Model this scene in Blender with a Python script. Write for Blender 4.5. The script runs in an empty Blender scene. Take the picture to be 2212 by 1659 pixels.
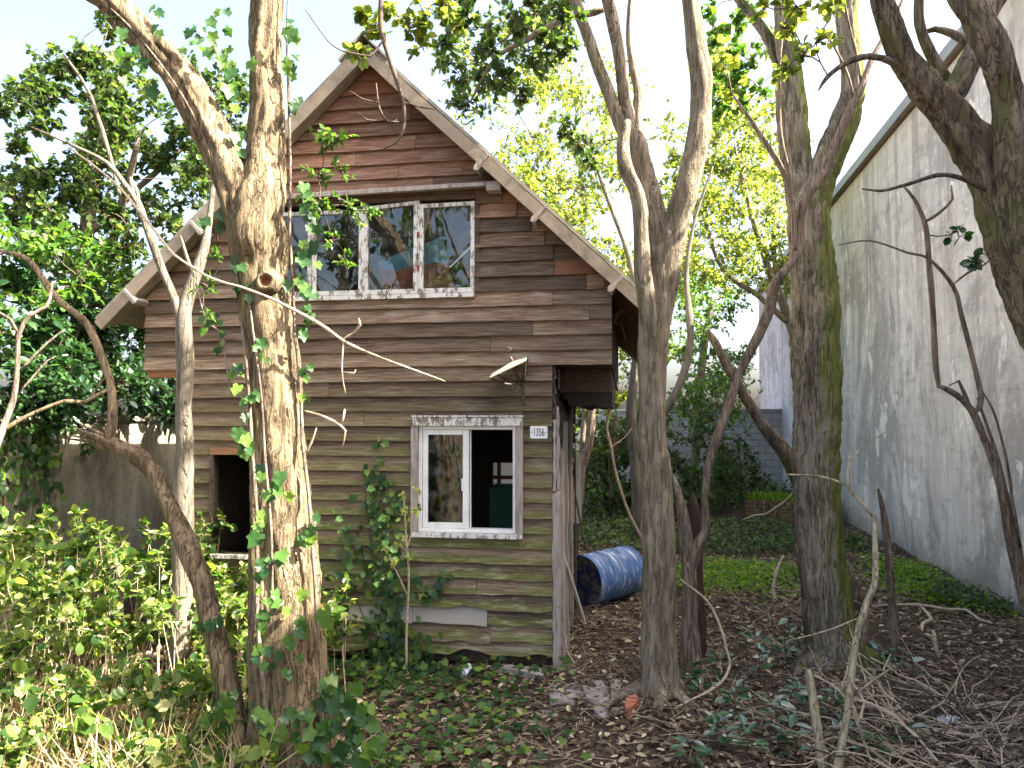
import bpy, bmesh, math, random
import numpy as np
from mathutils import Vector, Matrix, noise as mnoise

scene = bpy.context.scene
col = scene.collection
rad = math.radians
rng = np.random.default_rng(7)
random.seed(7)

# ------------------------------------------------------------------ camera, sky, sun, exposure
FPX = 1642.0                     # focal length in units of a 2212 px wide frame
PITCH = math.atan(77.5 / FPX)
EYE = 2.0
cd = bpy.data.cameras.new('camera')
cam = bpy.data.objects.new('camera', cd)
col.objects.link(cam)
cam.location = (0, 0, EYE)
cam.rotation_euler = (rad(90) + PITCH, 0, 0)
cd.sensor_width = 36
cd.lens = FPX / 2212 * 36
cd.clip_start = 0.05
cd.clip_end = 2000
scene.camera = cam

SUN_EL, SUN_AZ = rad(46), rad(-12)        # azimuth measured from +x towards +y
sdir = Vector((math.cos(SUN_AZ) * math.cos(SUN_EL), math.sin(SUN_AZ) * math.cos(SUN_EL), math.sin(SUN_EL)))
w = bpy.data.worlds.new('World')
scene.world = w
w.use_nodes = True
wn = w.node_tree.nodes
sky = wn.new('ShaderNodeTexSky')
sky.sky_type = 'NISHITA'
sky.sun_disc = False
sky.sun_elevation = SUN_EL
sky.sun_rotation = rad(90) - SUN_AZ
sky.air_density = 0.8
sky.dust_density = 6.5
sky.ozone_density = 0.2
wn['Background'].inputs[1].default_value = 0.108
w.node_tree.links.new(sky.outputs[0], wn['Background'].inputs[0])
sl = bpy.data.lights.new('sun', 'SUN')
sl.energy = 5.0
sl.angle = rad(0.6)
sl.color = (1.0, 0.93, 0.80)
so = bpy.data.objects.new('sun', sl)
col.objects.link(so)
so.rotation_euler = sdir.to_track_quat('Z', 'Y').to_euler()
so.location = (8, 0, 14)
vs = scene.view_settings
vs.view_transform = 'Standard'
vs.look = 'None'
vs.gamma = 1
vs.use_curve_mapping = False
vs.exposure = 2.9
scene.cycles.max_bounces = 8
scene.cycles.transparent_max_bounces = 12
scene.cycles.use_denoising = True

# ------------------------------------------------------------------ coordinates
def ray(dx, dy):
    xc = (dx - 1106) / FPX
    yc = (829.5 - dy) / FPX
    return np.array([xc, math.cos(PITCH) - yc * math.sin(PITCH), math.sin(PITCH) + yc * math.cos(PITCH)])
def P(dx, dy, Y):
    r = ray(dx, dy)
    return np.array([0, 0, EYE]) + r * (Y / r[1])
HA = rad(8.5)
CORNER = np.array([0.3285, 6.16, 0.0])
EX = np.array([math.cos(HA), -math.sin(HA), 0])
EY = np.array([math.sin(HA), math.cos(HA), 0])
def front(dx, dy, off=0.0):
    """place on the plane 'off' metres behind the house front, in house coordinates (x, z)"""
    r = ray(dx, dy)
    t = np.dot(CORNER + EY * off - np.array([0, 0, EYE]), EY) / np.dot(r, EY)
    q = np.array([0, 0, EYE]) + r * t - CORNER
    return float(q @ EX), float(q[2])
def H2W(x, y, z):
    return CORNER + EX * x + EY * y + np.array([0, 0, z])
def G(x, y):
    return (0.03 * math.sin(1.3 * x + 0.4) * math.cos(1.1 * y) + 0.02 * math.sin(3.1 * x + 2.2 * y)
            + 0.012 * math.sin(6.3 * x - 4.7 * y + 1))
def Gv(x, y):
    return (0.03 * np.sin(1.3 * x + 0.4) * np.cos(1.1 * y) + 0.02 * np.sin(3.1 * x + 2.2 * y)
            + 0.012 * np.sin(6.3 * x - 4.7 * y + 1))
def ground(dx, dy):
    r = ray(dx, dy)
    t = -EYE / r[2]
    q = np.array([0, 0, EYE]) + r * t
    q[2] = G(q[0], q[1])
    return q

# ------------------------------------------------------------------ material helper
class NT:
    def __init__(s, name):
        s.m = bpy.data.materials.new(name)
        s.m.use_nodes = True
        s.t = s.m.node_tree
        s.n = s.t.nodes
        s.b = s.n['Principled BSDF']
        s.out = s.n['Material Output']
        s.tc = s.n.new('ShaderNodeTexCoord')
    def link(s, a, b):
        s.t.links.new(a, b)
    def put(s, inp, v):
        if isinstance(v, bpy.types.NodeSocket):
            s.link(v, inp)
        elif isinstance(v, (tuple, list)) and len(v) == 3 and inp.type == 'RGBA':
            inp.default_value = (*v, 1)
        else:
            inp.default_value = v
    def co(s, scale=(1, 1, 1), rot=(0, 0, 0), kind='Object', loc=None):
        mp = s.n.new('ShaderNodeMapping')
        s.link(s.tc.outputs[kind], mp.inputs[0])
        mp.inputs['Scale'].default_value = scale
        mp.inputs['Rotation'].default_value = rot
        if loc is not None:
            s.put(mp.inputs['Location'], loc)
        return mp.outputs[0]
    def noise(s, vec, scale=5, detail=4, rough=0.6, dist=0.0):
        k = s.n.new('ShaderNodeTexNoise')
        s.link(vec, k.inputs['Vector'])
        k.inputs['Scale'].default_value = scale
        k.inputs['Detail'].default_value = detail
        k.inputs['Roughness'].default_value = rough
        k.inputs['Distortion'].default_value = dist
        return k.outputs['Fac']
    def vor(s, vec, scale=5, feature='F1', out='Distance'):
        k = s.n.new('ShaderNodeTexVoronoi')
        k.feature = feature
        s.link(vec, k.inputs['Vector'])
        k.inputs['Scale'].default_value = scale
        return k.outputs[out]
    def ramp(s, fac, stops, interp='LINEAR'):
        k = s.n.new('ShaderNodeValToRGB')
        s.link(fac, k.inputs[0])
        cr = k.color_ramp
        cr.interpolation = interp
        while len(cr.elements) < len(stops):
            cr.elements.new(0.5)
        for e, (p, c) in zip(cr.elements, stops):
            e.position = p
            e.color = (c, c, c, 1) if not isinstance(c, (tuple, list)) else (*c, 1)
        return k.outputs[0]
    def mix(s, fac, a, b, mode='MIX'):
        k = s.n.new('ShaderNodeMix')
        k.data_type = 'RGBA'
        k.blend_type = mode
        s.put(k.inputs[0], fac)
        s.put(k.inputs[6], a)
        s.put(k.inputs[7], b)
        return k.outputs[2]
    def math(s, op, a, b=0.0, clamp=False):
        k = s.n.new('ShaderNodeMath')
        k.operation = op
        k.use_clamp = clamp
        s.put(k.inputs[0], a)
        s.put(k.inputs[1], b)
        return k.outputs[0]
    def smooth(s, v, a, b):
        k = s.n.new('ShaderNodeMapRange')
        k.interpolation_type = 'SMOOTHSTEP'
        s.put(k.inputs[0], v)
        k.inputs[1].default_value = a
        k.inputs[2].default_value = b
        return k.outputs[0]
    def xyz(s, vec):
        k = s.n.new('ShaderNodeSeparateXYZ')
        s.link(vec, k.inputs[0])
        return k.outputs
    def rnd(s):
        return s.n.new('ShaderNodeObjectInfo').outputs['Random']
    def attr(s, name):
        k = s.n.new('ShaderNodeAttribute')
        k.attribute_name = name
        return k.outputs['Fac']
    def bump(s, h, strength=0.3, dist=0.01):
        k = s.n.new('ShaderNodeBump')
        k.inputs['Strength'].default_value = strength
        k.inputs['Distance'].default_value = dist
        s.link(h, k.inputs['Height'])
        s.link(k.outputs[0], s.b.inputs['Normal'])
    def fin(s, color, rough=0.8, spec=0.3, metal=0.0):
        s.put(s.b.inputs['Base Color'], color)
        s.put(s.b.inputs['Roughness'], rough)
        s.b.inputs['Specular IOR Level'].default_value = spec
        s.b.inputs['Metallic'].default_value = metal
        return s.m

def wood_siding(name, moss=1.0, tint=None):
    k = NT(name)
    r = k.rnd()
    off = k.math('MULTIPLY', r, 37.0)
    cmb = k.n.new('ShaderNodeCombineXYZ')
    k.link(off, cmb.inputs[0]); k.link(off, cmb.inputs[2])
    v1 = k.co((1.2, 1.0, 22), loc=cmb.outputs[0])
    grain = k.noise(v1, 3.0, 8, 0.68, 0.4)
    fine = k.noise(k.co((5, 1, 170), loc=cmb.outputs[0]), 2.0, 4, 0.7)
    blot = k.noise(k.co((1.0, 1, 5.0), loc=cmb.outputs[0]), 1.7, 5, 0.62)
    pos = k.xyz(k.tc.outputs['Object'])
    z = pos[2]
    base = k.ramp(grain, [(0.28, (0.050, 0.032, 0.022)), (0.45, (0.145, 0.096, 0.062)), (0.6, (0.235, 0.172, 0.118)), (0.78, (0.42, 0.345, 0.26))])
    warm = k.ramp(grain, [(0.28, (0.085, 0.045, 0.029)), (0.5, (0.245, 0.128, 0.078)), (0.75, (0.50, 0.32, 0.22))])
    up = k.smooth(k.math('ADD', z, k.math('MULTIPLY', k.math('SUBTRACT', r, 0.5), 0.9)), 3.2, 4.3)
    c = k.mix(up, base, warm)
    # bleached grey patches
    c = k.mix(k.math('MULTIPLY', k.smooth(blot, 0.52, 0.75), 0.55), c, (0.42, 0.38, 0.315))
    c = k.mix(k.math('MULTIPLY', k.smooth(fine, 0.45, 0.25), 0.5), c, (0.05, 0.038, 0.03))
    # board to board tone
    tone = k.ramp(r, [(0.0, 0.5), (0.5, 0.92), (1.0, 1.35)])
    c = k.mix(1.0, c, tone, 'MULTIPLY')
    # algae, on the wet lower boards and mostly on the lower half of each board
    fr = k.math('FRACT', k.math('DIVIDE', k.math('SUBTRACT', z, 2.44 - 0.123 * 40), 0.123))
    low = k.smooth(fr, 0.85, 0.1)
    mn = k.noise(k.co((0.9, 1, 5), loc=cmb.outputs[0]), 2.0, 6, 0.68)
    hgt = k.smooth(k.math('ADD', z, k.math('MULTIPLY', k.noise(k.co((0.8, 1, 1.2)), 1.3, 3), 1.6)), 3.5, 1.7)
    mfac = k.math('MULTIPLY', hgt, k.smooth(k.math('ADD', mn, k.math('MULTIPLY', low, 0.24)), 0.52, 0.72))
    mcol = k.ramp(k.noise(k.co((1.6, 1, 11), loc=cmb.outputs[0]), 3, 7, 0.72), [(0.3, (0.07, 0.075, 0.022)), (0.52, (0.15, 0.155, 0.045)), (0.72, (0.36, 0.36, 0.19))])
    c = k.mix(k.math('MULTIPLY', mfac, 0.9 * moss), c, mcol)
    pale = k.math('MULTIPLY', k.math('MULTIPLY', k.smooth(k.noise(k.co((1.1, 1, 9), loc=cmb.outputs[0]), 3.1, 7, 0.72), 0.53, 0.66), k.smooth(z, 1.3, 0.6)), 0.65 * moss)
    c = k.mix(pale, c, (0.42, 0.43, 0.26))
    kn = k.vor(k.co((2.0, 1, 5), loc=cmb.outputs[0]), 1.5)
    c = k.mix(k.math('MULTIPLY', k.smooth(kn, 0.045, 0.02), 0.8), c, (0.04, 0.025, 0.02))
    if tint:
        c = k.mix(tint[3], c, tint[:3])
    k.bump(k.math('ADD', grain, k.math('MULTIPLY', fine, 0.6)), 0.55, 0.006)
    return k.fin(c, 0.82, 0.25)

def bark(name, c0, c1, c2, moss=None, mossx=1.0, scale=1.0, stain=0.0, crack=0.6, mlo=0.52):
    k = NT(name)
    v = k.co((1, 1, 0.13))
    fis = k.noise(v, 24 * scale, 5, 0.62, 0.5)
    n1 = k.noise(k.co((1, 1, 0.10), loc=(3, 1, 2)), 17 * scale, 4, 0.6, 0.9)
    line = k.smooth(k.math('ABSOLUTE', k.math('SUBTRACT', n1, 0.5)), 0.035, 0.0)
    big = k.noise(k.co((1, 1, 0.5)), 3.2 * scale, 4, 0.6)
    mid = k.noise(k.co((1, 1, 0.7)), 11 * scale, 5, 0.65)
    fine = k.noise(k.co((1, 1, 0.4)), 110 * scale, 3, 0.6)
    tone = k.math('ADD', k.math('MULTIPLY', fis, 0.55), k.math('ADD', k.math('MULTIPLY', mid, 0.3), k.math('MULTIPLY', fine, 0.15)))
    c = k.ramp(tone, [(0.36, c0), (0.5, c1), (0.64, c2)])
    c = k.mix(k.math('MULTIPLY', line, crack), c, tuple(x * 0.5 for x in c0))
    c = k.mix(k.math('MULTIPLY', k.smooth(big, 0.52, 0.72), 0.45), c, tuple(min(1, x * 1.2) for x in c2))
    c = k.mix(k.math('MULTIPLY', k.smooth(big, 0.48, 0.3), 0.45), c, c0)
    if stain:
        st = k.noise(k.co((1, 1, 0.2), loc=(7, 0, 0)), 5, 5, 0.68)
        c = k.mix(k.math('MULTIPLY', k.smooth(st, 0.55, 0.66), stain), c, (0.03, 0.027, 0.022))
    if moss:
        g = k.n.new('ShaderNodeNewGeometry')
        nx = k.xyz(g.outputs['Normal'])[0]
        mn = k.noise(k.co((1, 1, 0.4)), 5, 5, 0.7)
        f = k.math('MULTIPLY', k.smooth(k.math('ADD', k.math('MULTIPLY', nx, mossx * 0.45), mn), mlo, mlo + 0.26), 0.85)
        c = k.mix(f, c, moss)
    k.bump(k.math('SUBTRACT', k.math('ADD', tone, k.math('MULTIPLY', fine, 0.15)), k.math('MULTIPLY', line, 0.5)), 0.9, 0.022)
    return k.fin(c, 0.88, 0.2)

def leafmat(name, stops, trans=0.45, rough=0.42, obj=False, spec=0.4, tcol=1.5):
    k = NT(name)
    r = k.rnd() if obj else k.attr('rnd')
    c = k.ramp(r, stops)
    n = k.noise(k.co((1, 1, 1)), 35 if not obj else 20, 2)
    c = k.mix(k.math('MULTIPLY', n, 0.35), c, k.mix(1.0, c, (1.5, 1.5, 0.9), 'MULTIPLY'))
    k.fin(c, rough, spec)
    tr = k.n.new('ShaderNodeBsdfTranslucent')
    k.link(k.mix(1.0, c, (tcol * 1.2, tcol * 1.25, tcol * 0.55), 'MULTIPLY'), tr.inputs[0])
    mx = k.n.new('ShaderNodeMixShader')
    mx.inputs[0].default_value = trans
    k.link(k.b.outputs[0], mx.inputs[1])
    k.link(tr.outputs[0], mx.inputs[2])
    k.link(mx.outputs[0], k.out.inputs[0])
    return k.m

def plain(name, c, rough=0.7, var=0.25, scale=12, spec=0.3, metal=0.0, stretch=(1, 1, 1), bump=0.2):
    k = NT(name)
    n = k.noise(k.co(stretch), scale, 5, 0.65)
    cc = k.ramp(n, [(0.25, tuple(x * (1 - var * 1.6) for x in c)), (0.5, c), (0.75, tuple(min(1, x * (1 + var)) for x in c))])
    k.bump(n, bump, 0.005)
    return k.fin(cc, rough, spec, metal)

M = {}
M['siding'] = wood_siding('weathered_siding')
M['siding_red'] = wood_siding('replaced_red_siding', 0.3, (0.34, 0.15, 0.08, 0.55))
M['siding_pale'] = wood_siding('bleached_siding', 0.25, (0.42, 0.39, 0.35, 0.7))
M['grey_wood'] = plain('grey_weathered_wood', (0.34, 0.29, 0.25), 0.85, 0.4, 9, stretch=(4, 4, 0.5), bump=0.5)
M['dark_wood'] = plain('dark_wood', (0.10, 0.07, 0.05), 0.85, 0.4, 9, stretch=(3, 1, 3), bump=0.4)
M['orange_wood'] = plain('raw_brown_wood', (0.30, 0.15, 0.07), 0.8, 0.35, 7, stretch=(0.6, 4, 6), bump=0.4)
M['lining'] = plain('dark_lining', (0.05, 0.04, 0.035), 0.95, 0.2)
M['fascia'] = plain('fascia_board', (0.27, 0.22, 0.16), 0.85, 0.3, 7, stretch=(1.0, 3, 1.0), bump=0.5)
M['roof'] = plain('lichen_roof_sheet', (0.27, 0.25, 0.19), 0.9, 0.35, 6, bump=0.4)
M['rotten'] = plain('rotten_wood', (0.055, 0.035, 0.028), 0.95, 0.5, 14, stretch=(3, 3, 0.5), bump=0.7)

def peeling():
    k = NT('peeling_white_paint')
    n = k.noise(k.co((3, 3, 1.2)), 7, 7, 0.72)
    n2 = k.noise(k.co((1, 1, 1)), 40, 3, 0.6)
    wood = k.ramp(k.noise(k.co((6, 6, 0.8)), 12, 5), [(0.3, (0.12, 0.09, 0.07)), (0.7, (0.34, 0.29, 0.24))])
    paint = k.ramp(n2, [(0.3, (0.60, 0.58, 0.52)), (0.7, (0.76, 0.75, 0.70))])
    f = k.smooth(n, 0.50, 0.56)
    c = k.mix(f, paint, wood)
    k.bump(k.math('SUBTRACT', 1.0, f), 0.5, 0.004)
    return k.fin(c, 0.6, 0.35)
M['peel'] = peeling()
M['white'] = plain('white_window_frame', (0.78, 0.77, 0.73), 0.45, 0.10, 8, bump=0.05)
M['redlatch'] = plain('dark_red_hinge', (0.22, 0.04, 0.035), 0.6)

def glass(name, dust):
    k = NT(name)
    fr = k.n.new('ShaderNodeFresnel'); fr.inputs[0].default_value = 1.52
    tr = k.n.new('ShaderNodeBsdfTransparent'); tr.inputs[0].default_value = (0.86, 0.9, 0.88, 1)
    gl = k.n.new('ShaderNodeBsdfGlossy'); gl.inputs['Roughness'].default_value = 0.012
    bp = k.n.new('ShaderNodeBump'); bp.inputs['Strength'].default_value = .12; bp.inputs['Distance'].default_value = .004
    k.link(k.noise(k.co((1, 1, 1)), 3.5, 2), bp.inputs['Height']); k.link(bp.outputs[0], gl.inputs['Normal'])
    df = k.n.new('ShaderNodeBsdfDiffuse'); df.inputs[0].default_value = (0.5, 0.48, 0.42, 1)
    m1 = k.n.new('ShaderNodeMixShader'); m2 = k.n.new('ShaderNodeMixShader')
    k.link(k.math('ADD', k.math('MULTIPLY', fr.outputs[0], 1.1), 0.02, True), m1.inputs[0])
    k.link(tr.outputs[0], m1.inputs[1]); k.link(gl.outputs[0], m1.inputs[2])
    n = k.noise(k.co((1, 1, 1)), 9, 6, 0.7)
    k.link(k.math('MULTIPLY', k.smooth(n, 0.4, 0.8), dust), m2.inputs[0])
    k.link(m1.outputs[0], m2.inputs[1]); k.link(df.outputs[0], m2.inputs[2])
    k.link(m2.outputs[0], k.out.inputs[0])
    return k.m
M['glass'] = glass('old_window_glass', 0.16)

def frosted():
    k = NT('frosted_pane')
    tr = k.n.new('ShaderNodeBsdfTranslucent'); tr.inputs[0].default_value = (0.85, 0.85, 0.83, 1)
    k.link(tr.outputs[0], k.out.inputs[0])
    return k.m
M['frosted'] = frosted()

def concrete_wall():
    k = NT('stained_plaster')
    st = k.noise(k.co((1.0, 1.0, 0.16)), 3.0, 9, 0.78, 0.9)
    st2 = k.noise(k.co((1.0, 2.2, 0.22)), 2.4, 8, 0.75, 0.5)
    blot = k.noise(k.co((1, 1, 0.7)), 0.55, 9, 0.74, 0.8)
    spk = k.noise(k.co((1, 1, 0.55)), 5.0, 9, 0.82)
    ban = k.noise(k.co((1, .35, 2.2)), 3.0, 6, 0.72, 0.3)
    z = k.xyz(k.tc.outputs['Object'])[2]
    c = k.ramp(st, [(0.28, (0.36, 0.335, 0.315)), (0.45, (0.52, 0.49, 0.465)), (0.58, (0.63, 0.60, 0.57)), (0.74, (0.76, 0.74, 0.71))])
    c = k.mix(k.math('MULTIPLY', k.smooth(blot, 0.49, 0.56), 0.75), c, (0.31, 0.29, 0.275))
    c = k.mix(k.math('MULTIPLY', k.smooth(st2, 0.56, 0.72), 0.6), c, (0.78, 0.775, 0.75))
    c = k.mix(k.math('MULTIPLY', k.smooth(blot, 0.44, 0.34), 0.5), c, (0.64, 0.58, 0.48))
    c = k.mix(k.math('MULTIPLY', k.smooth(ban, 0.5, 0.66), 0.4), c, (0.28, 0.26, 0.25))
    dr = k.noise(k.co((1.0, 1.0, 0.03)), 4.0, 6, 0.7, 0.2)
    c = k.mix(k.math('MULTIPLY', k.math('MULTIPLY', k.smooth(dr, 0.5, 0.62), k.smooth(k.math('ADD', z, k.math('MULTIPLY', blot, 3.0)), 3.2, 6.5)), 0.6), c, (0.24, 0.215, 0.195))
    pt = k.noise(k.co((1, 1, 0.5)), 1.5, 6, 0.68, 0.4)
    c = k.mix(k.math('MULTIPLY', k.smooth(pt, 0.60, 0.63), 0.8), c, (0.80, 0.78, 0.72))
    c = k.mix(k.math('MULTIPLY', k.smooth(spk, 0.55, 0.63), 0.6), c, (0.80, 0.79, 0.76))
    c = k.mix(k.math('MULTIPLY', k.smooth(spk, 0.46, 0.36), 0.5), c, (0.20, 0.15, 0.145))
    yb = k.noise(k.co((1, 0.7, 0.25)), 1.6, 5, 0.65)
    c = k.mix(k.math('MULTIPLY', k.smooth(k.math('ADD', z, k.math('MULTIPLY', yb, 2.0)), 6.3, 7.8), 0.4), c, (0.55, 0.48, 0.35))
    c = k.mix(k.math('MULTIPLY', k.smooth(k.math('ADD', z, k.math('MULTIPLY', spk, 1.1)), 1.1, 0.4), 0.7), c, (0.19, 0.20, 0.155))
    k.bump(k.math('ADD', spk, st), 0.35, 0.012)
    return k.fin(c, 0.9, 0.15)
M['plaster'] = concrete_wall()
def old_wall():
    k = NT('mossy_render')
    n = k.noise(k.co((1, 1, 0.5)), 1.8, 7, 0.7)
    s = k.noise(k.co((1, 1, 1)), 14, 5, 0.7)
    c = k.ramp(n, [(0.3, (0.10, 0.095, 0.07)), (0.5, (0.27, 0.245, 0.18)), (0.7, (0.44, 0.41, 0.33))])
    c = k.mix(k.math('MULTIPLY', k.smooth(s, 0.5, 0.7), 0.6), c, (0.10, 0.115, 0.05))
    k.bump(s, 0.4, 0.01)
    return k.fin(c, 0.9, 0.15)
M['oldwall'] = old_wall()
def block_wall():
    k = NT('grey_block_wall')
    br = k.n.new('ShaderNodeTexBrick')
    k.link(k.co((1, 1, 1), rot=(rad(90), 0, 0)), br.inputs['Vector'])
    br.inputs['Scale'].default_value = 1.0
    br.inputs['Brick Width'].default_value = 0.4
    br.inputs['Row Height'].default_value = 0.2
    br.inputs['Mortar Size'].default_value = 0.012
    br.inputs['Color1'].default_value = (0.27, 0.28, 0.29, 1)
    br.inputs['Color2'].default_value = (0.33, 0.33, 0.33, 1)
    br.inputs['Mortar'].default_value = (0.17, 0.17, 0.17, 1)
    n = k.noise(k.co((1, 1, 0.6)), 2.2, 6, 0.7)
    c = k.mix(k.math('MULTIPLY', k.smooth(n, 0.5, 0.7), 0.5), br.outputs[0], (0.13, 0.14, 0.11))
    return k.fin(c, 0.9, 0.15)
M['block'] = block_wall()

def soil():
    k = NT('damp_leafy_soil')
    n = k.noise(k.co(), 1.1, 8, 0.72)
    f = k.noise(k.co(), 28, 6, 0.75)
    v = k.vor(k.co(), 26, out='Color')
    vd = k.vor(k.co(), 26)
    c = k.ramp(f, [(0.3, (0.030, 0.022, 0.017)), (0.5, (0.08, 0.057, 0.042)), (0.7, (0.17, 0.122, 0.09))])
    vs_ = k.xyz(v)
    c = k.mix(k.math('MULTIPLY', k.smooth(vs_[0], 0.55, 0.9), 0.55), c, (0.18, 0.12, 0.085))
    c = k.mix(k.math('MULTIPLY', k.smooth(n, 0.45, 0.65), 0.5), c, (0.035, 0.028, 0.022))
    k.bump(k.math('ADD', f, vd), 0.9, 0.03)
    return k.fin(c, 0.95, 0.1)
M['soil'] = soil()

M['bark_tan'] = bark('tan_fissured_bark', (0.065, 0.047, 0.027), (0.165, 0.122, 0.072), (0.28, 0.22, 0.135), moss=(0.115, 0.11, 0.035), mossx=-0.35, stain=0.35)
M['bark_pale'] = bark('pale_smooth_bark', (0.09, 0.076, 0.055), (0.155, 0.133, 0.10), (0.22, 0.195, 0.15), scale=0.6, crack=0.2)
M['bark_grey'] = bark('grey_brown_bark', (0.125, 0.10, 0.067), (0.225, 0.182, 0.127), (0.34, 0.283, 0.207), moss=(0.15, 0.14, 0.055), mossx=-0.1, stain=0.35, crack=0.35)
M['bark_moss'] = bark('mossy_grey_bark', (0.11, 0.09, 0.062), (0.23, 0.193, 0.14), (0.36, 0.31, 0.235), moss=(0.14, 0.165, 0.028), mossx=1.1, mlo=0.42, stain=0.7, crack=0.6)
M['bark_dark'] = bark('dark_rough_bark', (0.055, 0.045, 0.035), (0.15, 0.115, 0.08), (0.31, 0.25, 0.18), moss=(0.12, 0.13, 0.045), mossx=-0.3, stain=0.6, scale=0.9)
M['bark_stick'] = bark('yellowish_stick_bark', (0.25, 0.20, 0.12), (0.42, 0.36, 0.23), (0.56, 0.50, 0.35), scale=1.4)
M['bark_thin'] = bark('thin_brown_bark', (0.12, 0.09, 0.065), (0.23, 0.175, 0.13), (0.36, 0.28, 0.21), scale=1.4)
M['twig'] = plain('dry_twig', (0.46, 0.36, 0.245), 0.85, 0.35, 30)
M['twig_dark'] = plain('dark_twig', (0.085, 0.062, 0.045), 0.85, 0.35, 30)
M['heartwood'] = plain('raw_broken_wood', (0.26, 0.12, 0.05), 0.9, 0.5, 25)

M['lf_dark'] = leafmat('dark_evergreen_leaf', [(0, (0.017, 0.036, 0.014)), (0.5, (0.040, 0.078, 0.026)), (0.85, (0.08, 0.125, 0.035)), (1, (0.16, 0.19, 0.05))], 0.40)
M['lf_mid'] = leafmat('green_leaf', [(0, (0.025, 0.065, 0.018)), (0.5, (0.055, 0.125, 0.025)), (1, (0.13, 0.21, 0.04))], 0.5)
M['lf_yel'] = leafmat('yellow_green_leaf', [(0, (0.06, 0.095, 0.025)), (0.5, (0.13, 0.17, 0.04)), (0.85, (0.22, 0.24, 0.06)), (1, (0.36, 0.33, 0.10))], 0.62)
M['lf_gloss'] = leafmat('glossy_dark_leaf', [(0, (0.015, 0.045, 0.020)), (0.6, (0.035, 0.085, 0.035)), (1, (0.06, 0.13, 0.04))], 0.22, 0.22, spec=0.9)
M['lf_under'] = leafmat('undergrowth_leaf', [(0, (0.022, 0.055, 0.014)), (0.35, (0.06, 0.115, 0.026)), (0.7, (0.14, 0.20, 0.045)), (0.92, (0.24, 0.27, 0.08)), (1, (0.44, 0.40, 0.20))], 0.5, 0.38)
M['lf_moss'] = leafmat('low_green_herb', [(0, (0.06, 0.12, 0.015)), (0.6, (0.13, 0.23, 0.025)), (1, (0.24, 0.33, 0.05))], 0.45, 0.6)
M['lf_litter'] = leafmat('dead_leaf', [(0, (0.045, 0.030, 0.021)), (0.4, (0.115, 0.076, 0.052)), (0.7, (0.22, 0.152, 0.10)), (0.9, (0.38, 0.30, 0.20)), (1, (0.58, 0.52, 0.38))], 0.12, 0.6, tcol=0.9)
M['lf_pale'] = leafmat('pale_young_leaf', [(0, (0.22, 0.30, 0.07)), (1, (0.50, 0.52, 0.22))], 0.5)
M['ivy'] = leafmat('ivy_leaf', [(0, (0.018, 0.055, 0.018)), (0.5, (0.045, 0.11, 0.03)), (0.85, (0.09, 0.17, 0.035)), (1, (0.16, 0.25, 0.04))], 0.42, 0.35, obj=True)
M['ivy_m'] = leafmat('ivy_ground_leaf', [(0, (0.018, 0.050, 0.018)), (0.5, (0.045, 0.10, 0.03)), (0.85, (0.10, 0.18, 0.04)), (1, (0.20, 0.28, 0.05))], 0.4, 0.35)
M['laurel'] = leafmat('laurel_leaf', [(0, (0.015, 0.045, 0.022)), (0.6, (0.035, 0.085, 0.04)), (1, (0.07, 0.14, 0.06))], 0.2, 0.2, obj=True, spec=1.0)
M['straw'] = leafmat('dry_grass_blade', [(0, (0.24, 0.17, 0.10)), (1, (0.55, 0.45, 0.30))], 0.3, 0.6, tcol=0.9)

# ------------------------------------------------------------------ object helpers
def link(o, parent=None):
    col.objects.link(o)
    if parent is not None:
        o.parent = parent
    return o
def tag(o, label=None, cat=None, group=None, kind=None):
    if label: o['label'] = label
    if cat: o['category'] = cat
    if group: o['group'] = group
    if kind: o['kind'] = kind
    return o
def empty(name, loc, label, cat, group=None, rz=0.0):
    o = bpy.data.objects.new(name, None)
    o.empty_display_size = 0.1
    o.location = tuple(float(v) for v in loc)
    o.rotation_euler = (0, 0, rz)
    link(o)
    return tag(o, label, cat, group)
def mesh(name, v, f, mat, smooth=False):
    me = bpy.data.meshes.new(name)
    me.from_pydata([tuple(map(float, p)) for p in v], [], [tuple(map(int, q)) for q in f])
    me.materials.append(mat)
    if smooth:
        me.polygons.foreach_set('use_smooth', [True] * len(me.polygons))
    me.update()
    return me
def obj(name, v, f, mat, parent=None, smooth=False, loc=None):
    o = bpy.data.objects.new(name, mesh(name, v, f, mat, smooth))
    if loc is not None:
        o.location = tuple(float(q) for q in loc)
    return link(o, parent)
BF = [(0, 3, 2, 1), (4, 5, 6, 7), (0, 1, 5, 4), (1, 2, 6, 5), (2, 3, 7, 6), (3, 0, 4, 7)]
def boxv(x0, x1, y0, y1, z0, z1):
    return [(x0, y0, z0), (x1, y0, z0), (x1, y1, z0), (x0, y1, z0), (x0, y0, z1), (x1, y0, z1), (x1, y1, z1), (x0, y1, z1)]
class MB:
    """collects shapes of ONE piece into one mesh"""
    def __init__(s): s.v = []; s.f = []
    def add(s, v, f):
        n = len(s.v); s.v += [tuple(p) for p in v]; s.f += [tuple(i + n for i in q) for q in f]; return s
    def box(s, *a): return s.add(boxv(*a), BF)
    def build(s, name, mat, parent=None, smooth=False, loc=None): return obj(name, s.v, s.f, mat, parent, smooth, loc)
def box(name, a, mat, parent=None, bev=0.0):
    o = obj(name, boxv(*a), BF, mat, parent)
    if bev:
        m = o.modifiers.new('bevel', 'BEVEL'); m.width = bev; m.segments = 2
    return o

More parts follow.
